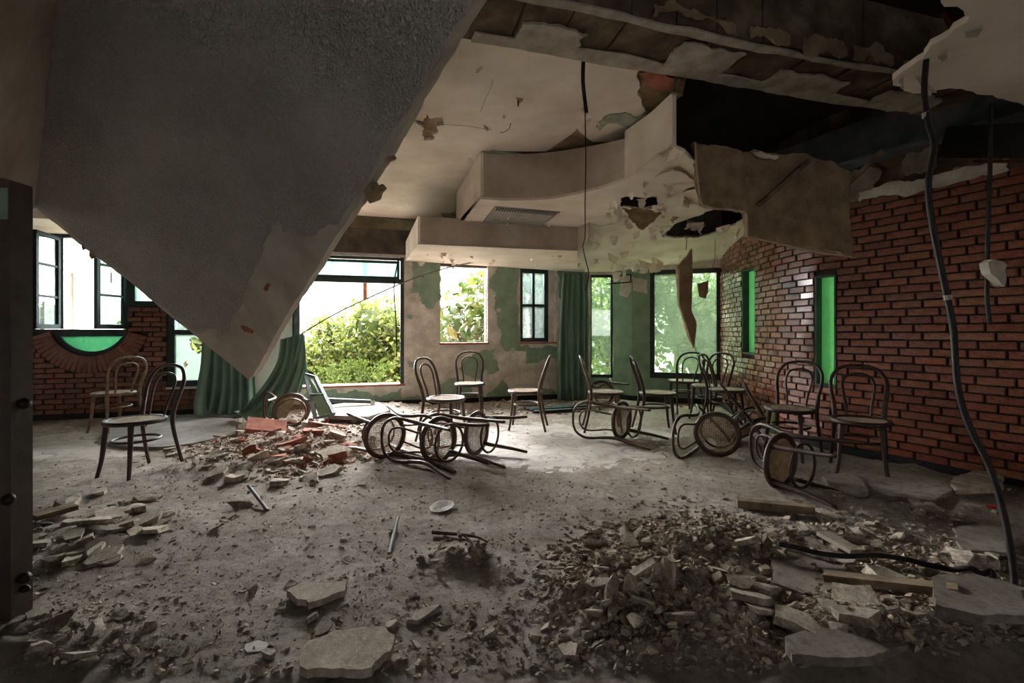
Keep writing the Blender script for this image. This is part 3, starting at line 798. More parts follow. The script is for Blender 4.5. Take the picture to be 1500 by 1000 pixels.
# keep it simple: fill front field and torn field separately
front_poly = [Vector((p.x,p.y,Z1)) for p in ([c1] + fb + [rb] + CL([(1003,222),(1016,236),(1022,262)], Z1))]
torn_seam = [PZ(1022,262,Z1), PZ(1000,300,Z1), PZ(940,318,Z1), PZ(880,330,Z1)]
holeA = rag(CL([(908,290),(920,287),(945,289),(969,287),(960,300),(955,306),(925,305),(910,302)], Z1), .02, .03, 21)
seam_pts = [Vector((f2R.x, f2R.y, Z1))]
front_poly = front_poly + torn_seam[1:] + [Vector((f2c.x, f2c.y, Z1)), Vector((f2R.x,f2R.y,Z1)), Vector((f2L.x+ (f2R-f2L).x*.25, f2L.y+(f2R-f2L).y*.25, Z1))]
MB().prism([p-Vector((0,0,.004)) for p in front_poly], (0,0,.025), [[p-Vector((0,0,.004)) for p in holeA]]).build('vent_field', M['ceiling'], low)
hb = CL([(968,350),(985,340),(1010,330),(1045,318),(1080,310),(1091,316),(1091,330),(1060,346),(1020,353),(990,353)], 2.42)
tp = torn_seam[::-1] + CL([(1028,300),(1050,306),(1082,304),(1100,316),(1106,345)], 2.44) + wallpts + [PD,PC,PB,PA, WB @ Vector((u(846),0,0)), Vector((f2R.x,f2R.y,0)), f2c]
tp = [Vector((p.x,p.y,0)) for p in tp]; hb = rag([Vector((p.x,p.y,0)) for p in hb], .03, .04, 22)
mbt = MB().prism(tp, (0,0,.022), [hb])
mbt.v = [(x, y, z + zt_(Vector((x,y,0)))) for x, y, z in mbt.v]
mbt.build('torn_field', M['ceiling'], low)
# soffit over the back windows with its fascia
def soff(p, z): return Vector((p.x, p.y, z))
bl, br_ = WB @ Vector((u(594), 0, 2.325)), WB @ Vector((u(846), 0, 2.25))
MB().prism([soff(f2L,2.195), soff(f2R,2.195), br_-Vector((0,0,.005)), bl-Vector((0,0,.005))], (0,0,.025)).build('soffit', M['ceiling'], low)
sheet([soff(f2L.lerp(f2R,t),2.2) for t in (0,.25,.5,.75,1)]+[soff(f2c,2.3)], [soff(f2L.lerp(f2R,t),2.52) for t in (0,.25,.5,.75,1)]+[soff(f2c,2.5)], .025, M['fascia'], 'soffit_fascia', low)
MB().prism([soff(f2L,2.2), bl, bl+Vector((0,0,.3)), soff(f2L,2.52)], (.03,0,0)).build('soffit_end', M['ceiling'], low)
# board flap hanging at the small hole, broken rim boards
def slab(pts, th, mat, name, parent, seed=1, amp=.02, vec=None):
    lp = rag(pts, amp, .04, seed)
    n = Vector((0,0,0))
    for i in range(len(pts)): n += Vector(pts[i]).cross(Vector(pts[(i+1)%len(pts)]))
    n.normalize()
    if n.y < 0: n = -n
    return MB().prism(lp, vec or n*th).build(name, mat, parent)
slab([P(912,304,4.55),P(942,306,4.5),P(956,308,4.5),P(970,312,4.5),P(941,336,4.45),P(926,322,4.5)], .02, M['lath'], 'hanging_flap', low, 31)
slab([P(901,300,4.6),P(908,300,4.6),P(909,325,4.6),P(903,324,4.6)], .01, M['ceiling'], 'hanging_flap', low, 32)
slab([P(908,288,4.62),P(972,286,4.62),P(968,300,4.62),P(910,302,4.62)], .02, M['void'], 'hole_shade_sheet', low, 33)  # dark sheet stands in for the shade inside the small hole
MB().ring(.065,.012,0,20,6).build('lamp_hole', M['limewash'], low).location = PZ(976,332,zt_(PZ(976,332,2.45))-.0)
for i, q in enumerate([[(985,215),(1003,222),(1018,236),(1020,250),(1000,246),(990,232),(972,238)], [(960,260),(985,250),(1005,256),(1018,272),(1000,276),(975,272)], [(940,246),(965,226),(975,230),(955,250)], [(1000,282),(1022,276),(1030,300),(1012,300)]]):
    pts = [PZ(x,y,Z1-.02-.03*(k%2)) for k,(x,y) in enumerate(q)]
    slab(pts, .01, M['ceiling'], 'torn_sheet', low, 70+i, .02, Vector((0,0,.008)))
# curled paint skins under the torn field and the soffit
def hang_flakes(parent, n, box, zf, smin, smax, seed, meshes=FLK):
    r = random.Random(seed)
    for i in range(n):
        px, py = r.uniform(box[0], box[1]), r.uniform(box[2], box[3])
        p = PZ(px, py, zf(None)) if not callable(zf) else None
        z = 2.4
        for _ in range(3):
            p = PZ(px, py, z); z = zf(p)
        s = r.uniform(smin, smax)
        o = obj('paint_flake', r.choice(meshes), None, parent)
        o.location = (p.x, p.y, z + .004)
        o.rotation_euler = (r.uniform(-1.1,.0), r.uniform(-.3,.3), r.uniform(0,6.28)); o.scale = (s*r.uniform(.7,1.6), s, s)
hang_flakes(low, 46, (866,1085,322,392), zt_, .05, .15, 5)
hang_flakes(low, 26, (880,1020,255,330), lambda p: Z1, .05, .15, 6)
def zs_(p):
    s = (p-W0).dot(-WO); return 2.30 - .05*min(1,max(0,s/2))
hang_flakes(low, 40, (610,860,366,396), zs_, .04, .13, 7)
hang_flakes(low, 10, (700,1000,300,330), lambda p: Z1, .04, .08, 8)
hang_flakes(main, 10, (600,900,90,300), lambda p: ZM, .03, .07, 9)
# skins at the head of the far glazing
for i, (x, y, s) in enumerate(((903,398,.16),(915,396,.12),(945,383,.2),(960,380,.22),(968,382,.2),(935,388,.12))):
    p = P(x, y, 7.2); o = obj('paint_flake', FLK[i], None, low); o.location = p; o.rotation_euler = (-.2, .1*i, .4); o.scale = (s*1.2, s, s*1.2)

# air vent in the lowered ceiling
vq = CL([(726,301),(819,309),(788,332),(706,327)], Z1)
vent = tag(empty('air_vent', vq[0].copy()), 'flat grey air vent plate set in the lowered white ceiling', 'vent')
vl = [p - vq[0] for p in vq]
MB().prism(vl, (0,0,-.012)).build('plate', M['vent'], vent)
x_, y_ = (vl[1]-vl[0]), (vl[3]-vl[0])
MB().prism([vl[0]+y_*.02, vl[1]+y_*.02, vl[1]+y_*.17, vl[0]+y_*.17], (0,0,-.016)).build('slot_strip', M['black'], vent)
for i in range(24):
    a = vl[0]+x_*(i+.5)/24+y_*.02+Vector((0,0,-.018)); MB().bar(a, a+y_*.14, .008, .008).build('slat', M['vent'], vent)
for a, b in ((vl[0],vl[3]),(vl[3],vl[2]),(vl[2],vl[1])): MB().bar(a+Vector((0,0,-.012)), b+Vector((0,0,-.012)), .02, .02).build('rim', M['vent'], vent)

# low soffit above the rounded window
struct(MB().box(UL,u(360),-.95,0,ZW(130,344)+.0,2.97).build('trim_1', M['ceiling'])).matrix_world = WB

# ------------------------------------------------------------------ concrete beam across the room
ZBm = 2.95
bd = WD; 
n0, n1 = PZ(1000,36,ZBm), PZ(1000,110,ZBm)
wdt = (n1-n0).dot(WO)
beam = struct(empty('ceiling_beam', Matrix(((WD.x,WO.x,0,n0.x),(WD.y,WO.y,0,n0.y),(0,0,1,ZBm),(0,0,0,1)))), 'raw concrete beam with rust stained cracks spanning the ceiling', 'beam')
r_ = random.Random(4); xs = [-1.22]
while xs[-1] < 4.4: xs.append(xs[-1] + r_.uniform(.26,.42))
for a, b in zip(xs, xs[1:]):
    MB().box(a+.004,b-.004,r_.uniform(-.006,.006),wdt+r_.uniform(-.006,.006),r_.uniform(-.008,.004),.4).build('beam_cast', M['concrete'], beam)
    if r_.random() < .8: MB().tube([(b, .03, -.004), (b+.01, r_.uniform(.15,.3), -.004)], .007, 5).build('stirrup', M['rust'], beam)
for i, (a, b, y0, y1) in enumerate(((-1.15,2.2,wdt-.1,wdt+.0),(.1,.55,.12,wdt-.08),(-1.15,2.2,-.0,.04),(.9,1.5,.2,.38),(-.9,-.5,.2,.35),(1.9,2.4,.2,.42))):
    MB().prism(rag([(a,y0,-.009),(b,y0,-.009),(b,y1,-.009),(a,y1,-.009)], .035, .05, 80+i), (0,0,-.008-.002*i)).build('lime_patch', M['limewash'], beam)
for i, (a, b, h) in enumerate(((-.2,.35,.09),(.45,.75,.08),(.85,1.2,.08),(1.25,1.6,.12),(1.7,1.85,.07))):
    MB().prism(rag([(a,-.007,-.01),(b,-.007,.0),(b,-.007,h*.5),((a+b)/2,-.007,h),(a,-.007,h*.7)], .05, .03, 90+i), (0,-.012,0)).build('plaster_patch', M['lath'], beam)
MB().bar((.30,wdt+.06,-.10),(.33,wdt+.05,.05),.03,.04).build('timber_stub', M['plank'], beam)

# ------------------------------------------------------------------ big fallen ceiling panel, hanging corner down
T_, A_, B_ = P(365,556,4.2), P(700,0,2.2), P(40,290,4.0)
NS = (A_-T_).cross(B_-T_).normalized()
if NS.y > 0: NS = -NS
def PS(px, py, off=0):
    r = Vector(((px-CX)/FPX, 1, (HY-py)/FPX)); c = Vector((0,0,EYE))
    return c + r*((T_-c).dot(NS)/r.dot(NS)) + NS*off
panel = tag(empty('fallen_ceiling_panel', T_.copy()), 'huge stippled white ceiling panel hanging corner down at upper left', 'ceiling panel')
def rel(pts): return [p - T_ for p in pts]
edge = [(760,-100),(700,0),(655,75),(600,168),(545,262),(500,335),(452,410),(415,470),(396,505),(382,530),(365,556),(350,545),(300,503),(240,455),(180,405),(135,372),(120,360),(100,342),(46,298),(40,160),(80,-100)]
lp = rag([PS(x,y) for x,y in edge], .012, .07, 99)
MB().prism(rel(lp), -NS*.10).build('panel_core', pmat('panel_core_plaster', (160,152,142), (188,180,170), 3, .9, .6, 30), panel)
coat = [(752,-100),(690,4),(645,80),(590,172),(535,266),(500,322),(484,328),(456,346),(430,338),(416,340),(406,318),(398,330),(382,360),(386,368),(360,420),(346,456),(328,490),(316,478),(290,488),(240,449),(180,399),(120,352),(60,302),(50,298),(44,160),(84,-100)]
lp = rag([PS(x,y) for x,y in coat], .02, .06, 98)
MB().prism(rel(lp), NS*.007).build('stipple_coat', M['stipple'], panel)
for i, q in enumerate([[(352,476),(362,478),(372,484),(370,489),(358,486)], [(386,424),(392,414),(397,416),(390,427)]]):
    MB().prism(rel(rag([PS(x,y,.001) for x,y in q], .006, .02, 97-i)), NS*.002).build('rust_stain', M['stain'], panel)
# crumbling edges and blisters
r_ = random.Random(12)
for i, (x, y, s) in enumerate(((538,278,.04),(543,288,.045),(565,235,.02),(550,280,.03),(135,372,.06),(122,362,.04),(60,290,.05),(50,288,.06))):
    c = PS(x, y) - T_
    pts = [c + (PS(x+10,y)-PS(x,y)).normalized()*s*math.cos(a)*r_.uniform(.6,1.2) + (PS(x,y+10)-PS(x,y)).normalized()*s*math.sin(a)*r_.uniform(.6,1.2) for a in np.arange(0,6.2,.9)]
    MB().prism(pts, -NS*.09).build('crumbled_edge', M['lath'], panel)
for q in ([(148,186),(150,172),(160,174),(176,182)], [(130,212),(138,215),(140,224)], [(350,110),(358,70),(355,50)], [(396,328),(402,322),(408,316)], [(236,284),(240,280)], [(100,300),(118,306),(124,312)]):
    if len(q) > 2: MB().tube(rel(curve([PS(x,y,.006) for x,y in q],4)), .006, 5).build('crack', M['stipple'], panel)
# side strip of the panel, bent towards the viewer
h0, h1 = PS(80,-100), PS(44,298)
q0, q1 = P(-80,-100,h0.y-.75), P(-80,212,h1.y-.75)
ns2 = (h1-h0).cross(q0-h0).normalized()
if ns2.y < 0: ns2 = -ns2
q1 = h1 + (q0-h0)*.9 + Vector((0,0,.12))
MB().prism(rel(rag([h0, h1, h1.lerp(q1,.35), q1, q0], .008, .08, 96)), ns2*.05).build('side_strip', M['fascia'], panel)
MB().tube(rel(curve([h1.lerp(q1,t)+Vector((0,-.01,z)) for t,z in ((.02,.1),(.06,.3),(.1,.42),(.4,.5),(.6,.53))],4)), .007, 5).build('crack', M['lath'], panel)

# ------------------------------------------------------------------ broken ceiling boards on the right
hang = tag(empty('hanging_ceiling_board', P(1090,300,3.7)), 'big brown fibrous back of a ceiling board hanging before the bricks', 'ceiling board')
H0 = P(1090,300,3.7)
def rh(pts): return [p-H0 for p in pts]
a_ = [P(1018,207,3.45),P(1035,212,3.46),P(1088,222,3.55),P(1092,262,3.58),P(1088,308,3.6),P(1070,305,3.55),P(1030,300,3.45),P(1024,270,3.45)]
slab(rh(a_), .045, M['lath'], 'board', hang, 41, .015)
b_ = [P(1088,224,3.6),P(1105,218,3.6),P(1140,226,3.65),P(1178,224,3.7),P(1220,236,3.75),P(1246,250,3.8),P(1244,300,3.8),P(1249,350,3.8),P(1248,374,3.8),P(1218,366,3.78),P(1200,368,3.76),P(1160,360,3.7),P(1096,346,3.62),P(1094,318,3.61),P(1088,308,3.6),P(1091,262,3.6)]
slab(rh(b_), .05, M['lath'], 'board', hang, 42, .015)
MB().tube(rh(curve([P(1095,347,3.6),P(1160,361,3.68),P(1200,370,3.74),P(1248,376,3.78)],4)), .008, 5).build('cut_edge', M['cut'], hang)
MB().tube(rh(curve([P(1018,209,3.43),P(1023,270,3.43),P(1030,301,3.43),P(1070,307,3.53),P(1088,310,3.58),P(1094,318,3.59),P(1095,346,3.6)],4)), .009, 5).build('cut_edge', M['cut'], hang)
MB().bar(*rh([P(1112,300,3.55),P(1184,236,3.6)]), .035, .03).build('batten', M['plank'], hang)
slab(rh([P(1104,222,3.58),P(1142,229,3.62),P(1138,233,3.62),P(1112,230,3.58)]), .01, M['ceiling'], 'paint_skin', hang, 43)
bt = tag(MB().bar(P(1232,280,3.85), P(1292,221,3.7), .045, .03).build('loose_batten', M['plank']), 'thin brown batten slanting behind the hanging ceiling board', 'batten')

frag = tag(empty('ceiling_fragment', PZ(1450,120,2.5)), 'torn white false ceiling fragment above the thick black cable', 'ceiling fragment')
F0 = PZ(1450,120,2.5)
q = [(1382,-30),(1383,10),(1420,25),(1397,43),(1363,67),(1353,85),(1307,117),(1308,125),(1322,130),(1353,137),(1373,132),(1417,133),(1500,155)]
pts = CL(q, 2.5) + [Vector((3.9,2.9,2.5)), Vector((4.6,1.2,2.5)), Vector((3.4,.6,2.5)), Vector((1.9,.8,2.5))]
MB().prism([p-F0 for p in rag(pts, .02, .06, 44)], (0,0,.03)).build('board', M['ceiling'], frag)
for i, q in enumerate([[(1374,86),(1388,72),(1386,88),(1378,96)], [(1413,48),(1436,40),(1432,54),(1416,56)], [(1318,116),(1324,112),(1324,130),(1319,130)], [(1341,115),(1354,112),(1372,136),(1352,138)]]):
    slab([p-F0 for p in CL(q, 2.47)], .006, M['limewash'], 'paint_skin', frag, 45+i, .01, Vector((0,0,.01)))
MB().bar(PZ(1382,20,2.62)-F0, PZ(1396,44,2.53)-F0, .02, .02).build('batten', M['rust'], frag)

# steel beam and duct over the right wall
p0, p1 = Vector((2.55,5.4,2.72)), Vector((4.75,1.0,2.72))
sb_ = struct(empty('ceiling_steel_joist', p0.copy()), 'blue grey steel joist running above the brick wall', 'beam')
d = p1-p0
MB().bar((0,0,.012), d+Vector((0,0,.012)), .20, .024).build('flange', M['steel'], sb_)
MB().bar((0,0,.2), d+Vector((0,0,.2)), .03, .36).build('web', M['steel'], sb_)
duct = tag(empty('duct', P(1460,212,2.9)), 'black tarred duct with rusty lip at the top right edge', 'duct')
D0 = P(1460,212,2.9)
MB().bar(P(1412,208,3.2)-D0, P(1560,205,2.6)-D0, .3, .2).build('body', M['iron'], duct)
MB().bar(P(1430,236,3.05)-D0, P(1560,236,2.5)-D0, .05, .02).build('lip', M['rust'], duct)

# shards hanging on wires in front of the far glazing
hs = tag(empty('hanging_shard', P(1005,440,5.4)), 'long brown board shard hanging point down before the grimy window', 'board shard')
S0 = P(1005,440,5.4)
slab([p-S0 for p in [P(1014,364,5.4),P(1015,400,5.4),P(1013,452,5.42),P(1021,475,5.45),P(1017,510,5.45),P(1012,500,5.44),P(1003,470,5.42),P(995,446,5.38),P(992,392,5.36)]], .035, M['lath'], 'board', hs, 47, .008)
MB().tube([p-S0 for p in [P(994,393,5.34),P(995,446,5.35),P(1003,470,5.39),P(1016,510,5.42)]], .009, 5).build('pale_edge', M['cut'], hs)
MB().tube([p-S0 for p in [P(1005,366,5.4),P(1006,352,5.4)]], .004, 5).build('wire', M['iron'], hs)
hs2 = tag(empty('hanging_scrap', P(1030,425,5.5)), 'small brown scrap hanging on a wire beside the long shard', 'board shard')
slab([p-P(1030,425,5.5) for p in [P(1022,415,5.5),P(1030,413,5.5),P(1038,411,5.5),P(1038,428,5.5),P(1034,437,5.5),P(1024,434,5.5)]], .02, M['lath'], 'board', hs2, 48, .006)
MB().tube([p-P(1030,425,5.5) for p in curve([P(1048,350,5.5),P(1046,385,5.5),P(1036,412,5.49),P(1030,440,5.49),P(1012,455,5.46),P(1020,515,5.5),P(1034,550,5.6)],4)], .003, 4).build('wire', M['rust'], hs2)

# ------------------------------------------------------------------ door leaf at the left edge, cables, rod
door = struct(empty('door_1', Vector((-2.0,1.75,0))), 'dark wooden door leaf with round black studs at the left edge', 'door')
for a, b, zt in ((-.42,-.24,1.84),(-.238,-.04,1.80),(.103-.02-.118-.0, .103-.02+.0-.0, 1.78)):
    pass
xr = P(48,0,1.83).x+2.0; xg = xr-.13
for a, b, z0, z1 in ((xg-.42,xg-.215,1.95,1.86), (xg-.21,xg-.003,1.86,1.80), (xg+.003,xr,1.80,1.77)):
    MB().prism([(a,0,0),(b,0,0),(b,0,z1),(a,0,z0)], (0,.08,0)).build('plank', M['door'], door)
for px, py, r0, side in ((47,591,.022,1),(16,730,.024,0),(47,846,.022,1),(46,862,.015,1)):
    c = P(px, py, 1.79 if side else 1.75)-Vector((-2.0,1.75,0))
    if side: c.x = xr
    s_ = MB().lathe([(0.001,.03),(r0*.7,.026),(r0,.012),(r0*.9,0),(r0*.5,-.004)], 14).build('stud', M['iron'], door, True)
    s_.location = c; s_.rotation_euler = (math.pi/2,0,0) if not side else (0,math.pi/2,0)
MB().box(xg+.06,xr-.01,-.004,.0,1.62,1.74).build('pale_gap_patch', M['greenpaint'], door)  # pale green plate stands in for the light gap at the door

def cable(name, pts, r, label, cat='cable', mat='cable', seg=8, n=8):
    pts = curve(pts, n); e = empty(name, pts[-1].copy()); tag(e, label, cat)
    MB().tube([p-pts[-1] for p in pts], r, seg).build('sheath', M[mat], e, True); return e, pts[-1]
ce, c0_ = cable('thick_cable', [PZ(1358,70,2.56),P(1357,85,2.2),P(1354,135,2.18),P(1360,180,2.16),P(1368,215,2.15),P(1360,270,2.13),P(1366,330,2.12),P(1380,400,2.1),P(1396,480,2.08),P(1402,560,2.06),P(1418,620,2.04),P(1448,680,2.0),P(1470,750,1.96),P(1484,830,1.93),P(1484,870,1.91),P(1470,903,1.88)], .0125, 'thick black cable hanging from the ceiling down to the rubble at right')
for px, py, Y in ((1357,135,2.19),(1356,165,2.17),(1388,432,2.09)):
    MB().tube([P(px,py,Y)-c0_, P(px+1,py+7,Y)-c0_], .016, 8).build('tape_band', M['limewash'], ce)
ce, c0_ = cable('thin_cable', [P(1452,152,2.62),P(1451,190,2.62),P(1450,260,2.6),P(1447,330,2.6),P(1446,400,2.6),P(1446,440,2.58),P(1450,474,2.58)], .010, 'straight black cable with a plaster lump, near the right edge')
lump = MB()
lp_ = [P(1434,386,2.58),P(1442,381,2.58),P(1452,384,2.58),P(1462,390,2.58),P(1460,404,2.58),P(1458,421,2.58),P(1450,412,2.58),P(1438,402,2.58)]
slab([p-c0_ for p in lp_], .05, M['limewash'], 'plaster_lump', ce, 49, .01, Vector((0,-.05,0)))
ce, c0_ = cable('sleeved_wire', [P(855,83,3.0),P(856,120,3.02),P(857,165,3.05),P(858,230,3.05),P(857,300,3.05),P(857,345,3.05),P(854,362,3.05),P(859,385,3.05),P(862,400,3.05),P(858,425,3.05)], .0035, 'thin wire with a black sleeve hanging from the white ceiling', mat='cable')
MB().tube([p-c0_ for p in curve([P(855,83,3.0),P(854,120,3.02),P(859,165,3.05)],4)], .013, 8).build('sleeve', M['iron'], ce)
rod = tag(empty('curtain_rod', P(440,490,6.55)), 'thin grey curtain rod fallen aslant across the wide window', 'curtain rod')
r0_ = P(440,490,6.55)
MB().tube([p-r0_ for p in curve([P(438,491,6.55),P(500,455,6.7),P(600,410,6.95),P(660,391,7.1),P(695,384,7.2)],4)], .011, 6).build('tube', M['pipe'], rod)
for x, y, Y in ((463,482,6.6),(486,468,6.66),(620,405,7.0)): MB().ring(.018,.004,0,12,5).build('ring', M['iron'], rod).location = P(x,y,Y)-r0_
wb_ = tag(empty('wall_bracket', on_plane(912,410,PB,PC)[0]), 'black metal bracket fixed high on the pale green pillar', 'bracket')
b0 = wb_.matrix_world.translation.copy() if False else on_plane(912,410,PB,PC)[0]
for a, b in ((( 888,406),(924,402)), ((888,416),(924,413)), ((924,402),(924,413)), ((901,405),(901,416))):
    MB().bar(P(a[0],a[1],7.75)-b0, P(b[0],b[1],7.75)-b0, .02, .02).build('bar', M['iron'], wb_)
MB().bar(P(902,406,7.75)-b0, P(902,404,7.98)-b0, .02, .02).build('arm', M['iron'], wb_)

# ------------------------------------------------------------------ curtains
def curtain_sheet(name, left, right_, nf, amp, label, seed=1, gather=.3, mat='curtain', nv=26, root=None):
    "cloth between two edge lines (top to bottom) with nf folds"
    L, R = curve(left, 8), curve(right_, 8); n = min(len(L), len(R)); nu = nf*8; r = random.Random(seed)
    ph = [r.uniform(-.5,.5) for _ in range(nu+1)]
    vs, fs = [], []
    for i in range(n):
        t = i/(n-1); d = R[i]-L[i]; nn = Vector((d.y, -d.x, 0)).normalized()
        if nn.y > 0: nn = -nn
        for k in range(nu+1):
            s = k/nu
            o = amp*(gather+(1-gather)*t)*(math.sin(s*nf*2*math.pi + .6*math.sin(3*t+seed)) + .35*math.sin(s*nf*4.7+ph[k//8*8]*4+t*2))
            vs.append(L[i]+d*s+nn*o)
    for i in range(n-1):
        for k in range(nu):
            a = i*(nu+1)+k; fs.append((a,a+1,a+nu+2,a+nu+1))
    base = L[-1]
    e = root
    if e is None: e = tag(empty(name, base.copy()), label, 'curtain')
    else: base = e.location.copy()
    o = MB().add([v-base for v in vs], fs).build('cloth', M[mat], e, True, fix=False)
    md = o.modifiers.new('t','SOLIDIFY'); md.thickness = .004
    return e
Z3 = Vector((0,0,1))
e = curtain_sheet('green_curtain', [P(300,360,6.25),P(300,440,6.25),P(298,520,6.25),P(294,575,6.2),P(286,606,6.15)], [P(372,360,6.45),P(372,440,6.45),P(372,540,6.45),P(374,575,6.45),P(376,608,6.4)], 6, .045, 'pleated green curtain hanging behind the fallen panel beside the cream wall', 3, .5)
curtain_sheet('', [P(296,490,6.1),P(294,530,6.1),P(290,560,6.05),P(284,590,6.0),P(284,608,6.0)], [P(309,490,6.12),P(308,530,6.12),P(304,560,6.12),P(302,590,6.1),P(306,608,6.1)], 1, .02, '', 4, .6, root=e)
e = curtain_sheet('torn_curtain', [P(411,497,6.45),P(406,530,6.4),P(388,562,6.2),P(364,590,6.05),P(342,612,5.95)], [P(444,488,6.5),P(446,530,6.4),P(440,560,6.3),P(432,585,6.2),P(420,612,6.1)], 4, .04, 'torn green curtain draped aside from the fallen rod to the floor', 5, .6)
curtain_sheet('', [P(440,492,6.45),P(432,520,6.4),P(426,545,6.35),P(420,575,6.3)], [P(446,490,6.5),P(448,520,6.45),P(449,545,6.42),P(440,575,6.35)], 2, .02, '', 6, .6, root=e)
curtain_sheet('', [P(342,602,6.0),P(350,606,5.9),P(360,614,5.75)], [P(395,600,6.1),P(392,608,5.95),P(388,616,5.75)], 3, .03, '', 8, 1, root=e)
curtain_sheet('dark_green_curtain', [P(824,399,7.75),P(821,440,7.72),P(818,510,7.7),P(816,586,7.65)], [P(860,401,7.9),P(861,440,7.9),P(861,510,7.9),P(862,586,7.9)], 5, .045, 'dark green curtain hanging straight beside the tall narrow window', 7, .7)

# ------------------------------------------------------------------ bentwood chairs
def chair_parts(wood):
    pre = {}
    prof = [(.213,.448),(.213,.462),(.205,.471),(.178,.471),(.170,.462),(.170,.444),(.178,.438),(.205,.438)]
    pre['seat_frame'] = MB().lathe(prof, 36, True).mesh('seat_frame')
    half = [(.195,-.265,0),(.185,-.225,.16),(.172,-.19,.34),(.168,-.182,.46),(.178,-.205,.58),(.194,-.24,.69),(.188,-.27,.78),(.140,-.295,.855),(.07,-.306,.884)]
    pts = [Vector(p) for p in half] + [Vector((0,-.308,.889))] + [Vector((-x,y,z)) for x,y,z in half[::-1]]
    cp = curve(pts, 4); pre['back_frame'] = MB().tube(cp, [.0135+.005*(1-min(1,abs(p.z-.46)/.4)) for p in cp], 8).mesh('back_frame')
    half = [(.082,-.172,.45),(.088,-.192,.55),(.107,-.226,.66),(.110,-.252,.74),(.078,-.272,.80)]
    pts = [Vector(p) for p in half] + [Vector((0,-.280,.822))] + [Vector((-x,y,z)) for x,y,z in half[::-1]]
    pre['back_loop'] = MB().tube(curve(pts, 4), .010, 8).mesh('back_loop')
    for s, nm in ((1,'legA'),(-1,'legB')):
        pre[nm] = MB().tube(curve([(.128*s,.128,.442),(.138*s,.14,.3),(.148*s,.152,.15),(.168*s,.176,0)], 4), [.021-.008*i/12 for i in range(13)], 10).mesh('leg')
    pre['leg_ring'] = MB().ring(.160,.0112,.30,36,8,(0,-.01)).mesh('leg_ring')
    for k_, me in pre.items(): me.materials.append(M[wood]); me.polygons.foreach_set('use_smooth', [k_ != 'x']*len(me.polygons))
    return pre
CP = {k_: chair_parts(k_) for k_ in ('chair_dark','chair_mid','chair_pale')}
def cane_mesh(mat, sp=.0152, w=.0062, hole=None, bars_only=False):
    R = .174; mb = MB()
    def strip(a, b, z, w_):
        a, b = Vector(a), Vector(b); d = (b-a); 
        if d.length < .01: return
        x = Vector((-d.y, d.x, 0)).normalized()*w_/2; t = Vector((0,0,.0016))
        mb.add([a-x, b-x, b+x, a+x, a-x+t, b-x+t, b+x+t, a+x+t], [(0,3,2,1),(4,5,6,7),(0,1,5,4),(1,2,6,5),(2,3,7,6),(3,0,4,7)])
    for ang, off, w_, s_ in ((0,0,w,sp),(math.pi/2,.0012,w,sp)) + (() if bars_only else ((math.pi/4,.0024,w*.6,sp*1.05),(-math.pi/4,.0030,w*.6,sp*1.05))):
        c, s = math.cos(ang), math.sin(ang); q = -R+.004
        while q < R:
            h = math.sqrt(max(0,R*R-q*q)); rng = [(-h,h)]
            if hole:
                hx, hy, hr = hole; cu, cv = hx*c+hy*s, -hx*s+hy*c
                if abs(q-cv) < hr:
                    g = math.sqrt(hr*hr-(q-cv)**2); rng = [(-h,min(h,cu-g)),(max(-h,cu+g),h)]
            for a, b in rng:
                if b-a > .01: strip((a*c-q*s, a*s+q*c, .4545+off), (b*c-q*s, b*s+q*c, .4545+off), 0, w_)
            q += s_
    me = mb.mesh('cane_panel', False); me.materials.append(mat); return me
CANE = [cane_mesh(M['cane']), cane_mesh(M['cane_brown'], bars_only=True), cane_mesh(M['cane_brown'], hole=(.1,-.06,.055), bars_only=True), cane_mesh(M['cane_brown'], .0115, .0062, None, True)]
DISC = MB().lathe([(.001,.452),(.172,.452),(.172,.466),(.09,.4645),(.001,.4635)], 32).mesh('seat_panel'); DISC.materials.append(M['cane'])
CHAIRS = []
def chair(Mx, label, wood='chair_dark', seat=0, group='bentwood chairs scattered in the ruined hall'):
    e = tag(empty('bentwood_chair', Mx), label, 'chair', group); p = CP[wood]
    sf = obj('seat_frame', p['seat_frame'], None, e)
    for nm in ('back_frame','back_loop','leg_ring'): obj(nm, p[nm], None, e)
    obj('leg', p['legA'], None, e); obj('leg', p['legB'], None, e)
    c = obj('cane_panel' if seat < 4 else 'seat_panel', CANE[seat] if seat < 4 else DISC, None, sf)
    if seat < 4: stuff(c)
    CHAIRS.append(e); return e
def upright(x, y, head, label, wood='chair_dark', seat=4, z=0.0, tilt=0):
    f = Vector((math.cos(math.radians(head)), math.sin(math.radians(head)), 0)); l = f.cross(Z3)
    R = Matrix(((l.x,f.x,0,x),(l.y,f.y,0,y),(0,0,1,z),(0,0,0,1)))
    return chair(R @ Matrix.Rotation(math.radians(tilt),4,'Y'), label, wood, seat)
def lying(x, y, uang, fang, label, wood='chair_mid', seat=1, h=.212, upz=0.0, roll=0):
    "seat centre at (x, y, h), chair axis (legs to back) along uang, front along fang"
    Uv = Vector((math.cos(math.radians(uang)), math.sin(math.radians(uang)), upz)).normalized()
    Fv = Vector((math.cos(math.radians(fang)), math.sin(math.radians(fang)), 0)); Fv = (Fv-Uv*Fv.dot(Uv)).normalized()
    if roll: Fv = Matrix.Rotation(math.radians(roll),3,Uv) @ Fv
    l = Fv.cross(Uv); o = Vector((x,y,h))-Uv*.455
    return chair(Matrix(((l.x,Fv.x,Uv.x,o.x),(l.y,Fv.y,Uv.y,o.y),(l.z,Fv.z,Uv.z,o.z),(0,0,0,1))), label, wood, seat)
upright(-3.11,3.76,-104,'dark bentwood chair standing nearest the left wooden door leaf','chair_dark')
upright(-4.74,5.42,160,'pale worn bentwood chair standing before the rounded brick window','chair_pale')
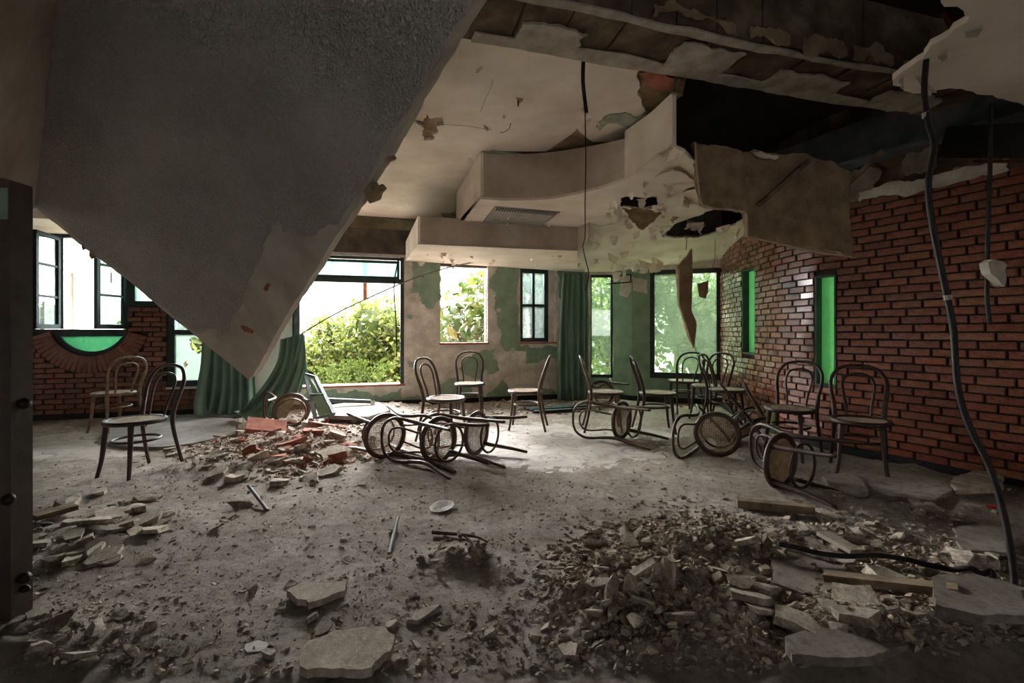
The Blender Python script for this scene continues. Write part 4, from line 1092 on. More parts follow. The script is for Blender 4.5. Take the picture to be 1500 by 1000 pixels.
upright(-.72,4.98,-22,'bentwood chair standing behind the row of three tipped chairs','chair_mid',4)
upright(-.59,6.35,-84,'bentwood chair against the peeling wall under the leafy window','chair_dark')
upright(.16,5.6,172,'bentwood chair seen side on below the four pane window','chair_mid',4)
upright(1.13,5.5,-6,'chair standing behind a tipped chair, back towards the dark green curtain','chair_mid',4)
upright(1.73,5.42,-6,'chair standing side on in front of the green pillar','chair_dark')
upright(2.53,6.72,92,'bentwood chair turned away towards the large grimy window','chair_dark')
upright(2.64,6.12,-150,'rear one of two overlapping chairs by the curved brick','chair_dark')
upright(2.70,5.72,-42,'front one of two overlapping chairs by the curved brick','chair_dark')
upright(2.62,4.30,-140,'chair with crumbs on its seat under the wider green slit window','chair_dark',4)
upright(2.86,3.74,-124,'large dark bentwood chair standing against the straight brick wall at right','chair_dark',0)
lying(-1.185,4.26,-48,-138,'leftmost of the three tipped chairs, cane seat facing out','chair_mid',1)
lying(-.66,4.11,139,49,'middle one of the three tipped chairs, backrest pointing left','chair_mid',1)
lying(-.34,4.38,152,62,'rightmost of the three tipped chairs, legs pointing right','chair_mid',0)
lying(1.21,5.02,138,48,'tipped chair with its legs towards the right, in front of the pillar','chair_mid',1)
lying(1.95,4.33,-122,-32,'tipped chair showing its round cane seat with a torn corner','chair_mid',2)
lying(2.03,3.44,120,210,'tipped chair with a bulging cane seat before the two wall chairs','chair_dark',3)
lying(2.50,4.78,-60,30,'upturned chair with its legs in the air behind the tipped ones','chair_dark',1,h=.17,upz=-1.1)
lying(-2.72,5.62,118,28,'tipped chair at the foot of the torn green curtain','chair_mid',1,h=.215)
lying(1.40,7.15,98,188,'tipped chair lying at the foot of the green pillar','chair_dark',1)

# ------------------------------------------------------------------ rubble relief
PILES = [ # px, py, sx (m), sy (m), height
 (410,655,.75,.45,.10),(330,690,.5,.3,.06),(480,640,.5,.35,.07),(150,790,.30,.25,.05),(40,960,.35,.2,.07),
 (930,860,.32,.22,.10),(1010,810,.35,.25,.08),(900,900,.25,.15,.07),(1180,800,.6,.4,.05),(1300,740,.5,.25,.035),(1420,725,.45,.22,.035),
 (1350,880,.5,.3,.09),(1250,960,.4,.2,.07),(1450,960,.4,.25,.10),(680,825,.18,.1,.035),(560,598,.7,.25,.10),(760,594,.9,.25,.05),(960,960,.3,.15,.05),(1080,900,.25,.2,.06),(480,985,.2,.1,.02)]
PC_ = [(FL(a,b), sx, sy, h) for a,b,sx,sy,h in PILES]
CLEAN = [(FL(800,650),1.0,.8),(FL(130,650),1.2,.6)]
def height(x, y, fine=True):
    x = np.asarray(x, float); y = np.asarray(y, float)
    h = np.zeros_like(x) - .006; m_ = np.zeros_like(x)
    for c, sx, sy, hh in PC_:
        g = np.exp(-((x-c.x)/sx)**2-((y-c.y)/sy)**2); h += hh*g*(.55+.9*fbm(x*3.1+9, y*3.1, 3)); m_ = np.maximum(m_, g)
    cl = np.zeros_like(x)
    for c, sx, sy in CLEAN: cl = np.maximum(cl, np.exp(-((x-c.x)/sx)**2-((y-c.y)/sy)**2))
    h += .011*np.clip((4.4-y)/.8, 0, 1)*(1-.8*cl)
    n1 = fbm(x*2.3, y*2.3, 4); h += .026*(n1-.46) + .012*(1-cl)-.012*cl
    if fine: h += (.012+.04*m_)*(fbm(x*13, y*13, 3)-.5)
    return h
gx = np.arange(-7.2, 4.6, .032); 
def ygrid():
    y, out = .85, []
    while y < 7.9: out.append(y); y += .012 + .0045*y
    return np.array(out)
gy = ygrid(); X, Y = np.meshgrid(gx, gy); H = height(X, Y) + .006*(np.random.RandomState(1).rand(*X.shape)-.5)
def right_x(y):
    ys = np.array([p.y for p in path][::-1]); xs_ = np.array([p.x for p in path][::-1]); return np.interp(y, ys, xs_)
lim = np.minimum(right_x(Y)-.03, 99); bwY = 7.78+.27*X-.04
bad = (X > lim) | (Y > bwY) | ((X > 1.36) & (Y > 8.70-.405*X-.25))
idx = -np.ones(X.shape, int); good = ~bad; idx[good] = np.arange(good.sum())
vs = np.stack([X[good], Y[good], H[good]], 1)
a = idx[:-1,:-1]; b = idx[:-1,1:]; c = idx[1:,1:]; d = idx[1:,:-1]
ok = (a>=0)&(b>=0)&(c>=0)&(d>=0)&((H[:-1,:-1]>-.006)|(H[1:,1:]>-.006))
fs = np.stack([a[ok],b[ok],c[ok],d[ok]],1)
me = bpy.data.meshes.new('dust_layer'); me.from_pydata(vs.tolist(), [], fs.tolist()); me.update(); me.polygons.foreach_set('use_smooth', [True]*len(me.polygons))
dust = stuff(obj('dust_layer', me, M['dust'])); tag(dust, 'grey brown layer of dust and crushed plaster over the floor', 'rubble')

_H0 = height(X, Y, False)
def _look(A, x, y):
    i = min(max(int(np.searchsorted(gy, y)), 0), len(gy)-1); j = min(max(int(round((x-gx[0])/.032)), 0), len(gx)-1); return float(A[i, j])
def hz(x, y): return max(0.0, _look(H, x, y))
def shard_mesh(seed, flat, mat, name):
    r = random.Random(seed); n = r.choice((4,5,5,6,7)); ang = sorted(r.uniform(0,6.283) for _ in range(n))
    ang = [i*6.283/n + r.uniform(-.35,.35) for i in range(n)]
    rad = [r.uniform(.55,1.1)*.5 for _ in range(n)]; asp = r.uniform(.5,.95)
    top = [(q*math.cos(t), q*math.sin(t)*asp, flat*(.5+r.uniform(-.18,.18))) for q,t in zip(rad,ang)]
    bot = [(x*r.uniform(.85,1.15)+r.uniform(-.05,.05), y*r.uniform(.85,1.15)+r.uniform(-.05,.05), -flat*.5) for x,y,_ in top]
    c = (r.uniform(-.08,.08), r.uniform(-.08,.08), flat*(.5+r.uniform(-.1,.25)))
    vs = top+bot+[c]; fs = [(i,(i+1)%n,2*n) for i in range(n)] + [(i,n+i,n+(i+1)%n,(i+1)%n) for i in range(n)] + [tuple(range(2*n-1,n-1,-1))]
    me = MB().add(vs, fs).mesh(name); me.materials.append(mat); return me
SH = [shard_mesh(100+i, rnd.uniform(.10,.24), M['shard'], 'plaster_fragment') for i in range(12)]
def rock_mesh(seed, flat, mat, name):
    import bmesh
    r = random.Random(seed); bm = bmesh.new()
    for _ in range(13):
        v = Vector((r.gauss(0,1), r.gauss(0,1), r.gauss(0,1))).normalized()*r.uniform(.7,1)*.52
        bm.verts.new((v.x*r.uniform(.9,1.2), v.y*.8, v.z*flat))
    h = bmesh.ops.convex_hull(bm, input=bm.verts)
    bmesh.ops.delete(bm, geom=[e for e in h['geom_interior'] if isinstance(e, bmesh.types.BMVert)], context='VERTS')
    me = bpy.data.meshes.new(name); bm.to_mesh(me); bm.free(); me.materials.append(mat); return me
CK = [rock_mesh(200+i, rnd.uniform(.4,.75), M['shard_dark'], 'rubble_chunk') for i in range(12)]
TC = [shard_mesh(300+i, rnd.uniform(.12,.3), M['terracotta'], 'terracotta_fragment') for i in range(8)]
_rx = [float(v) for v in right_x(np.arange(0, 9, .02))]
def blocked(x, y):
    if x > _rx[min(449, max(0, int(y/.02)))]-.06 or y > 7.78+.27*x-.08 or y < .9: return True
    return x > 1.36 and y > 8.70-.405*x-.25
count = [0]
def scatter(n, meshes, name, label, cat, group, sampler, smin, smax, tilt, seed, lift=.3):
    r = random.Random(seed); k_ = 0; tries = 0; made = []
    while k_ < n and tries < n*20:
        tries += 1
        px, py = sampler(r); p = FL(px, py)
        if blocked(p.x, p.y): continue
        s = smin*(smax/smin)**(r.random()**1.7)
        me = r.choice(meshes); o = bpy.data.objects.new(name, me); COL.objects.link(o)
        o.rotation_euler = (r.gauss(0,tilt), r.gauss(0,tilt), r.uniform(0,6.28)); o.scale = (s*r.uniform(.8,1.5), s, s*r.uniform(.7,1.2))
        o.location = (p.x, p.y, hz(p.x,p.y)+s*lift*.25); tag(o, label, cat, group); k_ += 1; made.append((o, px, py, s*o.scale.x/p.y**2))
    # single out the ones that can be told apart by size or place
    free = list(made)
    for word, key in (('largest', lambda q: -q[3]), ('leftmost', lambda q: q[1]), ('rightmost', lambda q: -q[1]), ('nearest', lambda q: -q[2]), ('farthest', lambda q: q[2]), ('second largest', lambda q: -q[3])):
        q = min(made if word != 'second largest' else sorted(made, key=key)[1:], key=key)
        if q in free: free.remove(q); q[0]['label'] = word + ' ' + label
def ell(cx, cy, rx, ry): return lambda r: ((lambda a, q: (cx+rx*q*math.cos(a), cy+ry*q*math.sin(a)))(r.uniform(0,6.283), math.sqrt(r.random())))
scatter(34, TC, 'terracotta_fragment', 'broken red terracotta shard in the heap below the fallen panel', 'terracotta shard', 'terracotta shards below the fallen panel', ell(440,655,90,38), .09, .26, .35, 1)
scatter(62, SH, 'plaster_fragment', 'pale plaster flake in the heap around the red terracotta shards', 'plaster fragment', 'plaster flakes around the terracotta heap', ell(395,665,150,50), .10, .28, .2, 2)
scatter(30, SH, 'plaster_fragment', 'thin plaster sheet in the patch beside the left door leaf', 'plaster fragment', 'plaster sheets near the door leaf', ell(150,785,110,62), .10, .26, .15, 3)
scatter(62, CK, 'rubble_chunk', 'rough grey brown chunk in the heap at front right of centre', 'rubble', 'rubble chunks in the front heap', ell(940,850,125,80), .035, .09, .6, 4, .9)
scatter(34, SH, 'plaster_fragment', 'plaster shard among the chunks of the front heap', 'plaster fragment', 'plaster shards in the front heap', ell(960,845,150,90), .06, .15, .5, 5)
scatter(60, SH, 'plaster_fragment', 'dusty plaster shard in the rubble along the right side', 'plaster fragment', 'plaster shards on the right side', ell(1270,850,230,150), .06, .20, .3, 6)
scatter(24, CK, 'rubble_chunk', 'brown lump in the rubble along the right side', 'rubble', 'lumps on the right side', ell(1300,830,200,130), .05, .12, .6, 7, .8)
scatter(30, SH, 'plaster_fragment', 'plaster shard lying along the foot of the back wall', 'plaster fragment', 'shards along the back wall foot', lambda r: (r.uniform(455,880), r.uniform(588,606)), .10, .3, .3, 8)
scatter(16, CK, 'rubble_chunk', 'chunk in the small pile by the fallen twig', 'rubble', 'chunks by the twig', ell(670,826,65,14), .04, .10, .5, 9, .8)
scatter(30, SH, 'plaster_fragment', 'single plaster chip on the bare middle floor', 'plaster fragment', 'chips on the middle floor', lambda r: (r.uniform(250,820), r.uniform(690,995)), .03, .09, .2, 10)
scatter(22, SH, 'plaster_fragment', 'pale plaster chip along the bottom edge of the view', 'plaster fragment', 'chips along the bottom edge', lambda r: (r.uniform(120,900), r.uniform(900,998)), .04, .11, .25, 11)

# fine rubble: one mesh per kind
def fine(n, meshes, mat, name, label, sampler, smin, smax, seed):
    r = random.Random(seed); V, Fc = [], []; base = 0
    tmpl = [(np.array([tuple(v.co) for v in m_.vertices]), [tuple(p.vertices) for p in m_.polygons]) for m_ in meshes]
    pts = [FL(*sampler(r)) for _ in range(n)]
    hs_ = height(np.array([p.x for p in pts]), np.array([p.y for p in pts]))
    for p, h in zip(pts, hs_):
        if blocked(p.x, p.y): continue
        tv, tf = r.choice(tmpl); s = smin*(smax/smin)**(r.random()**2.2)
        R = (Matrix.Rotation(r.uniform(0,6.28),3,'Z') @ Matrix.Rotation(r.gauss(0,.4),3,'X') @ Matrix.Rotation(r.gauss(0,.4),3,'Y'))
        v = tv*np.array([s*r.uniform(.7,1.4), s, s*r.uniform(.7,1.3)]); v = v @ np.array(R).T + np.array([p.x,p.y,max(h,0)+s*.06])
        V.append(v); Fc += [tuple(i+base for i in f) for f in tf]; base += len(v)
    me = bpy.data.meshes.new(name); me.from_pydata(np.concatenate(V).tolist(), [], Fc); me.update()
    o = stuff(obj(name, me, mat)); tag(o, label, 'rubble'); return o
def allfloor(r):
    while True:
        px, py = r.uniform(40,1500), 590+410*r.random()**1.0
        p = FL(px,py); w = _look(_H0, p.x, p.y)
        if r.random() < .18 + max(0,w)*14: return px, py
fine(20000, CK+SH, M['grit'], 'fine_rubble', 'small crumbs of plaster and grit strewn over the whole floor', allfloor, .006, .032, 20)
def heaps(r):
    while True:
        q = heaps_(r)
        if q[1] > 600 and q[1] < 1005: return q
def heaps_(r):
    a = r.choice(((930,860,140,90),(930,860,120,80),(1000,810,120,70),(1000,800,130,60),(1280,830,230,140),(400,670,160,50),(1220,950,420,70),(1380,900,220,120)))
    return r.gauss(a[0], a[2]*.5), r.gauss(a[1], a[3]*.45)
fine(9000, CK+SH, M['shard_dark'], 'crushed_rubble', 'broken plaster crumbs massed in the heaps', heaps, .015, .06, 21)
fine(900, TC, M['terracotta'], 'terracotta_crumbs', 'red terracotta crumbs below the fallen panel', ell(430,655,120,45), .015, .06, 22)
fine(1300, SH, M['shard'], 'plaster_crumbs', 'pale plaster crumbs along the back wall and under the panel', lambda r: ell(400,650,170,48)(r) if r.random()<.6 else (r.uniform(440,900), r.uniform(588,608)), .03, .11, 23)

# single pieces one can point to
def piece(name, pxs, th, mat, label, cat, seed, lift=.0, amp=.012, slope=None):
    pts = [FL(x,y) for x,y in pxs]; c = sum(pts, Vector())/len(pts); z0 = hz(c.x,c.y)+lift
    e = [p-c for p in pts]
    lp = rag(e, amp, .04, seed)
    if slope: lp = [p+Vector((0,0,p.x*slope[0]+p.y*slope[1])) for p in lp]
    o = MB().prism(lp, (0,0,th)).build(name, M[mat], None); o.location = (c.x,c.y,z0); return tag(o, label, cat)
piece('plaster_slab', [(420,880),(440,868),(508,866),(505,880),(452,898),(436,893)], .028, 'shard', 'thick white plaster slab lying alone left of centre in front', 'plaster slab', 1)
piece('plaster_slab', [(440,998),(452,968),(490,952),(560,946),(578,960),(572,985),(545,1010),(450,1014)], .03, 'shard', 'broad cracked plaster slab at the bottom edge left of centre', 'plaster slab', 2)
piece('plaster_slab', [(1240,706),(1290,692),(1340,690),(1382,706),(1395,730),(1370,748),(1300,740),(1250,728)], .03, 'dust', 'large grey slab beside the feet of the wall chair', 'plaster slab', 3, .015)
piece('plaster_slab', [(1395,715),(1440,702),(1470,712),(1468,735),(1400,736),(1392,726)], .03, 'shard', 'pale grey slab leaning by the black skirting at right', 'plaster slab', 4, .02)
piece('plaster_slab', [(1204,712),(1250,706),(1272,734),(1260,738),(1215,722)], .04, 'dust', 'wedge shaped slab beside the legs of a tipped chair', 'plaster slab', 5, .015)
piece('plaster_slab', [(1150,985),(1200,972),(1290,975),(1330,1000),(1250,1020),(1160,1015)], .03, 'dust', 'dirty flat slab at the bottom edge right of centre', 'plaster slab', 6, .02)
piece('plaster_slab', [(1130,850),(1180,845),(1240,862),(1230,900),(1180,905),(1128,885)], .025, 'dust', 'dirt covered slab under the floor cable', 'plaster slab', 7, -.01)
piece('plaster_slab', [(1365,930),(1430,925),(1500,950),(1500,1000),(1440,1000),(1370,980)], .03, 'dust', 'broken panel in the bottom right corner', 'plaster slab', 8, .03)
piece('plaster_slab', [(1395,790),(1440,785),(1490,800),(1480,830),(1410,828)], .02, 'dust', 'flat dusty panel inside the bow of the thick cable', 'plaster slab', 9, .03)
piece('plaster_slab', [(470,606),(520,596),(555,598),(570,612),(540,622),(480,620)], .05, 'dust', 'pale plaster slab below the wide window', 'plaster slab', 10, .05)
piece('plaster_sheet', [(360,950),(378,944),(394,948),(388,960),(362,962)], .006, 'tin', 'small white sheet lying at the bottom left of centre', 'plaster sheet', 11)
for i, (x, y, s, l) in enumerate(((52,935,.10,'pale round edged plaster lump at the foot of the door leaf'),(92,950,.15,'large rough stone nearest the door leaf'),(138,952,.11,'rough stone with a white face right of the largest one'),(22,955,.09,'brown lump touching the bottom of the door leaf'),(60,985,.1,'pale broken lump in the bottom left corner'),(220,935,.09,'flat tilted chunk lying alone at front left'),(190,975,.09,'dark crumbling lump near the bottom left edge'),(125,990,.1,'flat stone at the bottom edge near the left corner'))):
    p = FL(x, y); o = obj('rubble_chunk', (CK if i != 0 else SH)[i].copy(), None); s *= .72; o.location = (p.x,p.y,hz(p.x,p.y)+s*.2); o.scale = (s*1.3,s*1.1,s*1.0); o.rotation_euler = (.3*math.sin(i),.25*math.cos(i*2),i)
    o.data.materials[0] = M['shard'] if i in (0,2,4) else M['shard_dark']
    tag(o, l, 'rubble')
for i, (x, y, s, l) in enumerate(((1088,898,.17,'big dusty boulder like chunk in front of the front heap'),(935,945,.16,'large dirty chunk at the front of the front heap'),(880,895,.13,'dusty chunk at the left side of the front heap'),(700,818,.10,'largest chunk of the small pile by the twig'),(618,832,.09,'lone brown chunk left of the small pile'),(350,745,.16,'broken plaster lump pierced by a dark pipe'),(575,785,.09,'plaster lump around the grey pipe'),(1000,940,.13,'angular pale chunk at the bottom right of centre'),(1120,862,.1,'dark block at the end of the floor cable'),(1215,732,.1,'round plaster lump with a cable stub'),(870,930,.09,'pale long chip in front of the front heap'))):
    p = FL(x, y); o = obj('rubble_chunk', CK[(i*5+1)%12].copy(), None); s *= .8; o.location = (p.x,p.y,hz(p.x,p.y)+s*.15); o.scale = (s*1.4,s*1.1,s*.8); o.rotation_euler = (.3*math.sin(i*3),.2,i*1.3); tag(o, l, 'rubble')

def FH(px, py, dz):
    p = FL(px, py); p.z = hz(p.x, p.y) + dz; return p
cable('floor_cable', [FH(1140,842,.05),FH(1170,846,.045),FH(1200,851,.045),FH(1240,856,.045),FH(1280,862,.045),FH(1320,870,.045),FH(1360,880,.045),FH(1395,889,.045),FH(1420,897,.045),FH(1438,902,.05),FH(1450,900,.08),FH(1454,908,.06),FH(1446,918,.03)], .012, 'black cable lying across the rubble and curling at its end')
# hollow clay block
p = FL(388,640); hb_ = tag(empty('hollow_clay_block', p+Vector((0,0,hz(p.x,p.y)+.02))), 'big hollow terracotta block lying tilted in front of the torn curtain', 'clay block')
hb_.rotation_euler = (.35,.2,.5)
mbk = MB(); 
mbk.box(-.2,.2,-.13,.13,0,.012).box(-.2,.2,-.13,.13,.10,.112).box(-.2,.2,-.13,-.118,.012,.1).box(-.2,.2,.118,.13,.012,.1)
mbk.build('shell', M['terracotta'], hb_)
for y in (-.045,.04): MB().box(-.2,.2,y-.005,y+.005,.012,.1).build('web', M['terracotta'], hb_)
# fallen casement leaning by the curtain
lc = P(470,605,6.0); sh_ = tag(empty('fallen_casement', Vector((lc.x,lc.y,.02))), 'green glazed casement leaning below the wide window', 'casement')
A_c = Vector((0,0,0)); q = [P(447,548,6.35),P(462,552,6.4),P(489,606,5.9),P(462,612,5.85)]
q = [v-Vector((lc.x,lc.y,.02)) for v in q]
for a, b in ((q[0],q[3]),(q[1],q[2]),(q[0],q[1]),(q[3],q[2]),(q[0].lerp(q[3],.5),q[1].lerp(q[2],.5))): MB().bar(a, b, .045, .035).build('frame_bar', M['greyframe'], sh_)
MB().prism([q[0].lerp(q[1],.2),q[0].lerp(q[1],.9),q[3].lerp(q[2],.9),q[3].lerp(q[2],.2)], (0,.006,.004)).build('pane', M['greenwall'], sh_)
pf = tag(empty('window_frame_piece', FL(500,600)), 'dark window frame piece with a white end lying along the wall', 'frame piece')
f0 = FL(500,600)
MB().bar(P(470,585,6.55)-f0, P(543,588,6.75)-f0, .05, .05).build('rail', M['greyframe'], pf); MB().bar(P(546,587,6.75)-f0, P(546,600,6.7)-f0, .06, .05).build('end_post', M['white'], pf)
# slatted shutter pieces on the floor
bl_ = tag(empty('fallen_shutter', FL(800,602)), 'dark slatted shutter lying flat in front of the dark green curtain', 'shutter'); b0_ = FL(800,602)
for i in range(6):
    a, b = FL(768+i*3,600+i*1.4), FL(866-i*1,594+i*1.6); MB().bar(a-b0_+Vector((0,0,.03+.004*i)), b-b0_+Vector((0,0,.05)), .07, .018).build('slat', M['greyframe'] if i % 2 else M['black'], bl_)
MB().bar(FL(781,606)-b0_+Vector((0,0,.04)), FL(862,601)-b0_+Vector((0,0,.05)), .05, .06).build('rail', M['black'], bl_)
# low round platform
c = FL(300,590); pl = MB()
pts = [FL(x,y) for x,y in ((148,646),(165,655),(205,659),(250,658),(300,650),(345,636))] 
pts = curve(pts, 5) + [FL(345,618), FL(300,613), FL(200,622), FL(152,636)]
o = MB().prism([p-pts[0] for p in pts], (0,0,.035)).build('low_platform', pmat('grey_platform',(112,108,104),(146,142,138),4,.8,.3,30)); o.location = pts[0]; tag(o, 'low grey round edged platform behind the nearest left chair', 'platform')
# planks, sticks, twig, plate, pipes
def plank(name, a, b, w, h, mat, label, cat, z=.04):
    a, b = FL(*a), FL(*b); a.z = hz(a.x,a.y)+z; b.z = hz(b.x,b.y)+z; m_ = (a+b)/2
    o = MB().bar(a-m_, b-m_, w, h).build(name, M[mat]); o.location = m_; return tag(o, label, cat)
plank('wood_plank', (48,772), (110,755), .10, .03, 'plank', 'brown plank lying right beside the door leaf', 'plank')
plank('wood_plank', (1080,752), (1192,766), .06, .05, 'plank', 'square timber lying in front of the tipped chair at right', 'plank')
plank('wood_plank', (1208,884), (1405,952), .06, .03, 'plank', 'long timber strip below the floor cable', 'plank')
plank('wood_plank', (1205,815), (1255,845), .07, .02, 'shard', 'splintered pale lath above the floor cable', 'plank')
plank('wood_plank', (1455,698), (1540,702), .05, .04, 'plank', 'grey stick by the skirting at the right edge', 'plank', .12)
plank('metal_tube', (560,622), (528,634), .02, .02, 'pipe', 'short grey tube behind the leftmost tipped chair', 'tube')
s0 = FL(1122,840); st = MB().prism(rag([Vector((0,0,0)),Vector((.045,0,0)),Vector((.03,0,.16)),Vector((.008,0,.2)),Vector((-.015,0,.1))], .008, .03, 3), (0,.02,0)).build('wood_splinter', M['plank']); st.location = s0; tag(st, 'upright splintered wood stake at the end of the floor cable', 'stake')
tw = tag(empty('twig', FL(640,790)), 'forked dark twig lying on the middle floor', 'twig'); t0 = FL(640,790)
MB().tube([p-t0+Vector((0,0,.035)) for p in curve([FL(633,788),FL(655,790),FL(680,792),FL(700,796),FL(714,803)],4)], [.011,.011,.011,.01,.01,.01,.009,.009,.008,.008,.008,.007,.006,.006,.005,.005,.005], 6).build('stem', M['bark'], tw)
MB().tube([p-t0+Vector((0,0,.03)) for p in curve([FL(680,792),FL(688,799),FL(696,808)],4)], .007, 6).build('branch', M['bark'], tw)
MB().tube([p-t0+Vector((0,0,.04)) for p in curve([FL(672,792),FL(674,796)],4)], .012, 6).build('knot', M['bark'], tw)
br2 = MB().tube([p for p in curve([Vector((0,0,.03)),FL(600,672)-FL(570,668)+Vector((0,0,.02)),FL(632,682)-FL(570,668)+Vector((0,0,.03)),FL(666,696)-FL(570,668)+Vector((0,0,.02))],4)], .022, 6).build('dead_branch', M['bark']); br2.location = FL(570,668); tag(br2, 'dirty dead branch lying under the three tipped chairs', 'branch')
pd_ = MB().lathe([(.001,0),(.05,.0),(.095,.018),(.1,.022),(.094,.022),(.05,.006),(.001,.006)], 28).build('enamel_dish', M['tin'], None, True); pd_.location = FL(648,748)+Vector((0,0,.012)); pd_.scale = (.85,.85,1); pd_.rotation_euler = (.08,-.12,0); tag(pd_, 'shallow pale dish lying alone on the middle floor', 'dish')
def pipe(a, b, za, zb_, label):
    p, q = FL(*a)+Vector((0,0,za)), FL(*b)+Vector((0,0,zb_)); o = MB().tube([Vector((0,0,0)), q-p], .011, 10).build('pipe_stub', M['pipe']); o.location = p; tag(o, label, 'pipe')
pipe((570,815),(583,772),.015,.06,'short grey pipe through the plaster lump at centre left')
pipe((392,752),(364,730),.02,.09,'short dark pipe sticking out of the lump under the left heap')
def dump(px, py, s, mat, name, label, cat):
    p = FL(px,py); o = obj(name, CK[3].copy(), None); o.data.materials[0] = M[mat]; o.location = (p.x,p.y,hz(p.x,p.y)+s*.3); o.scale = (s*1.5,s,s*.8); tag(o, label, cat)
dump(1452,752,.06,'red','red_plastic_piece','small bright red plastic piece beside the thick cable','plastic')
dump(65,778,.07,'iron','dark_lump','black lump beside the plank near the door leaf','lump')
dump(998,598,.06,'red','red_box','small red scrap on the floor before the pillar','scrap')
# olive bucket behind the chairs
bk = MB().lathe([(.001,0),(.085,0),(.10,.25),(.104,.25),(.104,.26),(.094,.26),(.08,.012),(.001,.012)], 24).build('bucket', pmat('olive_bucket',(84,88,52),(116,118,76),8,.7,.3,40)); 
bk.location = FL(1143,640)+Vector((.08,.2,0)); tag(bk, 'olive green bucket behind the chair with crumbs on its seat', 'bucket')
# bits of grit left on two seats
r_ = random.Random(5)
for i in range(9):
    a = r_.uniform(0,6.28); q = r_.uniform(0,.15); s = r_.uniform(.012,.04); o = obj('plaster_fragment', SH[i], None); o.location = (2.62+q*math.cos(a),4.30+q*math.sin(a),.472); o.scale = (s*1.4,s,s); tag(o, 'plaster crumb on the seat under the wider green slit window', 'plaster fragment', 'crumbs on the chair seat')

# ------------------------------------------------------------------ outside
g = struct(MB().box(-30,30,6.2,40,-.75,-.6).build('ground_outside', M['earth']), 'ground outside the windows, made pale to bounce daylight indoors', 'ground')
def leafcloud(n, pos, size, seed, up=.4, asp=.6):
    r = np.random.RandomState(seed); c = pos(r, n); nrm = r.normal(size=(n,3)); nrm[:,1] -= .9; nrm[:,2] += up; nrm /= np.linalg.norm(nrm,axis=1)[:,None]
    t = r.normal(size=(n,3)); t -= nrm*(t*nrm).sum(1)[:,None]; t /= np.linalg.norm(t,axis=1)[:,None]; b = np.cross(nrm,t)
    s = size*(.6+.8*r.rand(n))[:,None]
    v = np.stack([c-t*s, c+b*s*asp*.5-t*s*.2, c+t*s, c-b*s*asp*.5-t*s*.2, c+nrm*s*-.12], 1).reshape(-1,3)
    k_ = np.arange(n)[:,None]*5
    f = np.concatenate([np.array([[0,1,4],[1,2,4],[2,3,4],[3,0,4]])[None]+k_[:,:,None]]).reshape(-1,3)
    return v, f
def foliage(name, v, f, mat, parent):
    me = bpy.data.meshes.new(name); me.from_pydata(v.tolist(), [], f.tolist()); me.update(); return stuff(obj(name, me, mat, parent))
def blob(centres):
    cs = np.array([c for c,_ in centres], float); rs = np.array([r for _,r in centres], float)
    def pos(r, n):
        k_ = r.randint(len(cs), size=n); d = r.normal(size=(n,3)); d /= np.linalg.norm(d,axis=1)[:,None]
        return cs[k_] + d*(rs[k_]*(.75+.3*r.rand(n)))[:,None]
    return pos
# ivy over a mound
iv = tag(empty('ivy_mound', P(520,560,9.5)), 'bright ivy covered mound outside the wide window', 'ivy'); i0 = P(520,560,9.5)
cs = []
r_ = random.Random(3)
topline = lambda x: np.interp(x, [425,445,470,500,530,560,585,640], [500,490,468,448,440,436,440,446])
for i in range(70):
    x = r_.uniform(425,610); y = r_.uniform(topline(x)+22, 600); Yd = 9.4 + (r_.uniform(0,.8)) + max(0,(540-y))*.006; cs.append((tuple(P(x,y,Yd)-i0), r_.uniform(.28,.5)))
v, f = leafcloud(15000, blob(cs), .055, 2, .5, 1.1); foliage('foliage', v, f, M['ivy'], iv)
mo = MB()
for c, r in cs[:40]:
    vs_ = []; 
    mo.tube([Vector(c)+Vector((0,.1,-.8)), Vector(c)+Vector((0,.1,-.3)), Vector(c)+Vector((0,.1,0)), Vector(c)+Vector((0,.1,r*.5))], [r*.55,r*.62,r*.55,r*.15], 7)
mo.build('stems', pmat('ivy_green_core',(44,56,26),(70,84,40),6,.95,.5,30), iv)  # dark leaf green core under the ivy leaves
for i, (x, y) in enumerate(((535,560),(520,562),(550,562),(500,563),(478,566))):
    fe = tag(empty('fern', P(x,y,8.0)), ['bright fern at the sill, tallest of the row','bright fern left of the tallest one at the sill','bright fern right of the tallest one at the sill','small bright fern in the middle of the sill','bright fern at the left end of the sill'][i], 'fern')
    for k_ in range(7):
        a = r_.uniform(-1.2,1.2); h = r_.uniform(.25,.45); mb = MB(); stem = curve([Vector((0,0,-.25)),Vector((.15*a,-.05,h*.6)),Vector((.38*a,-.1,h))],4)
        for j_, p in enumerate(stem[2:]):
            w = .07*(1-j_/len(stem)); d = Vector((a*.3,0,.5)); mb.add([p+Vector((0,0,-.01)), p+Vector((-w,0,w*.6)), p+Vector((-w*.4,0,w*.9)), p+Vector((w,0,w*.6)), p+Vector((w*.4,0,w*.9))], [(0,2,1),(0,3,4)])
        mb.tube(stem, .004, 4)
        mb.build('frond', M['fern'], fe, fix=False)
pp = tag(MB().tube([Vector((0,0,0)),P(535,400,10.5)-P(535,470,10.5)+Vector((0,0,.9))], .05, 10).build('rusty_pole', M['rust']), 'rusty brown pole rising behind the ivy', 'pole'); pp.location = P(535,470,10.5)
pw = tag(MB().box(-2.2,2.0,0,.3,-1.2,.0).build('garden_wall', M['plaster']), 'low grey garden wall beyond the ivy', 'garden wall'); pw.location = P(470,463,13)
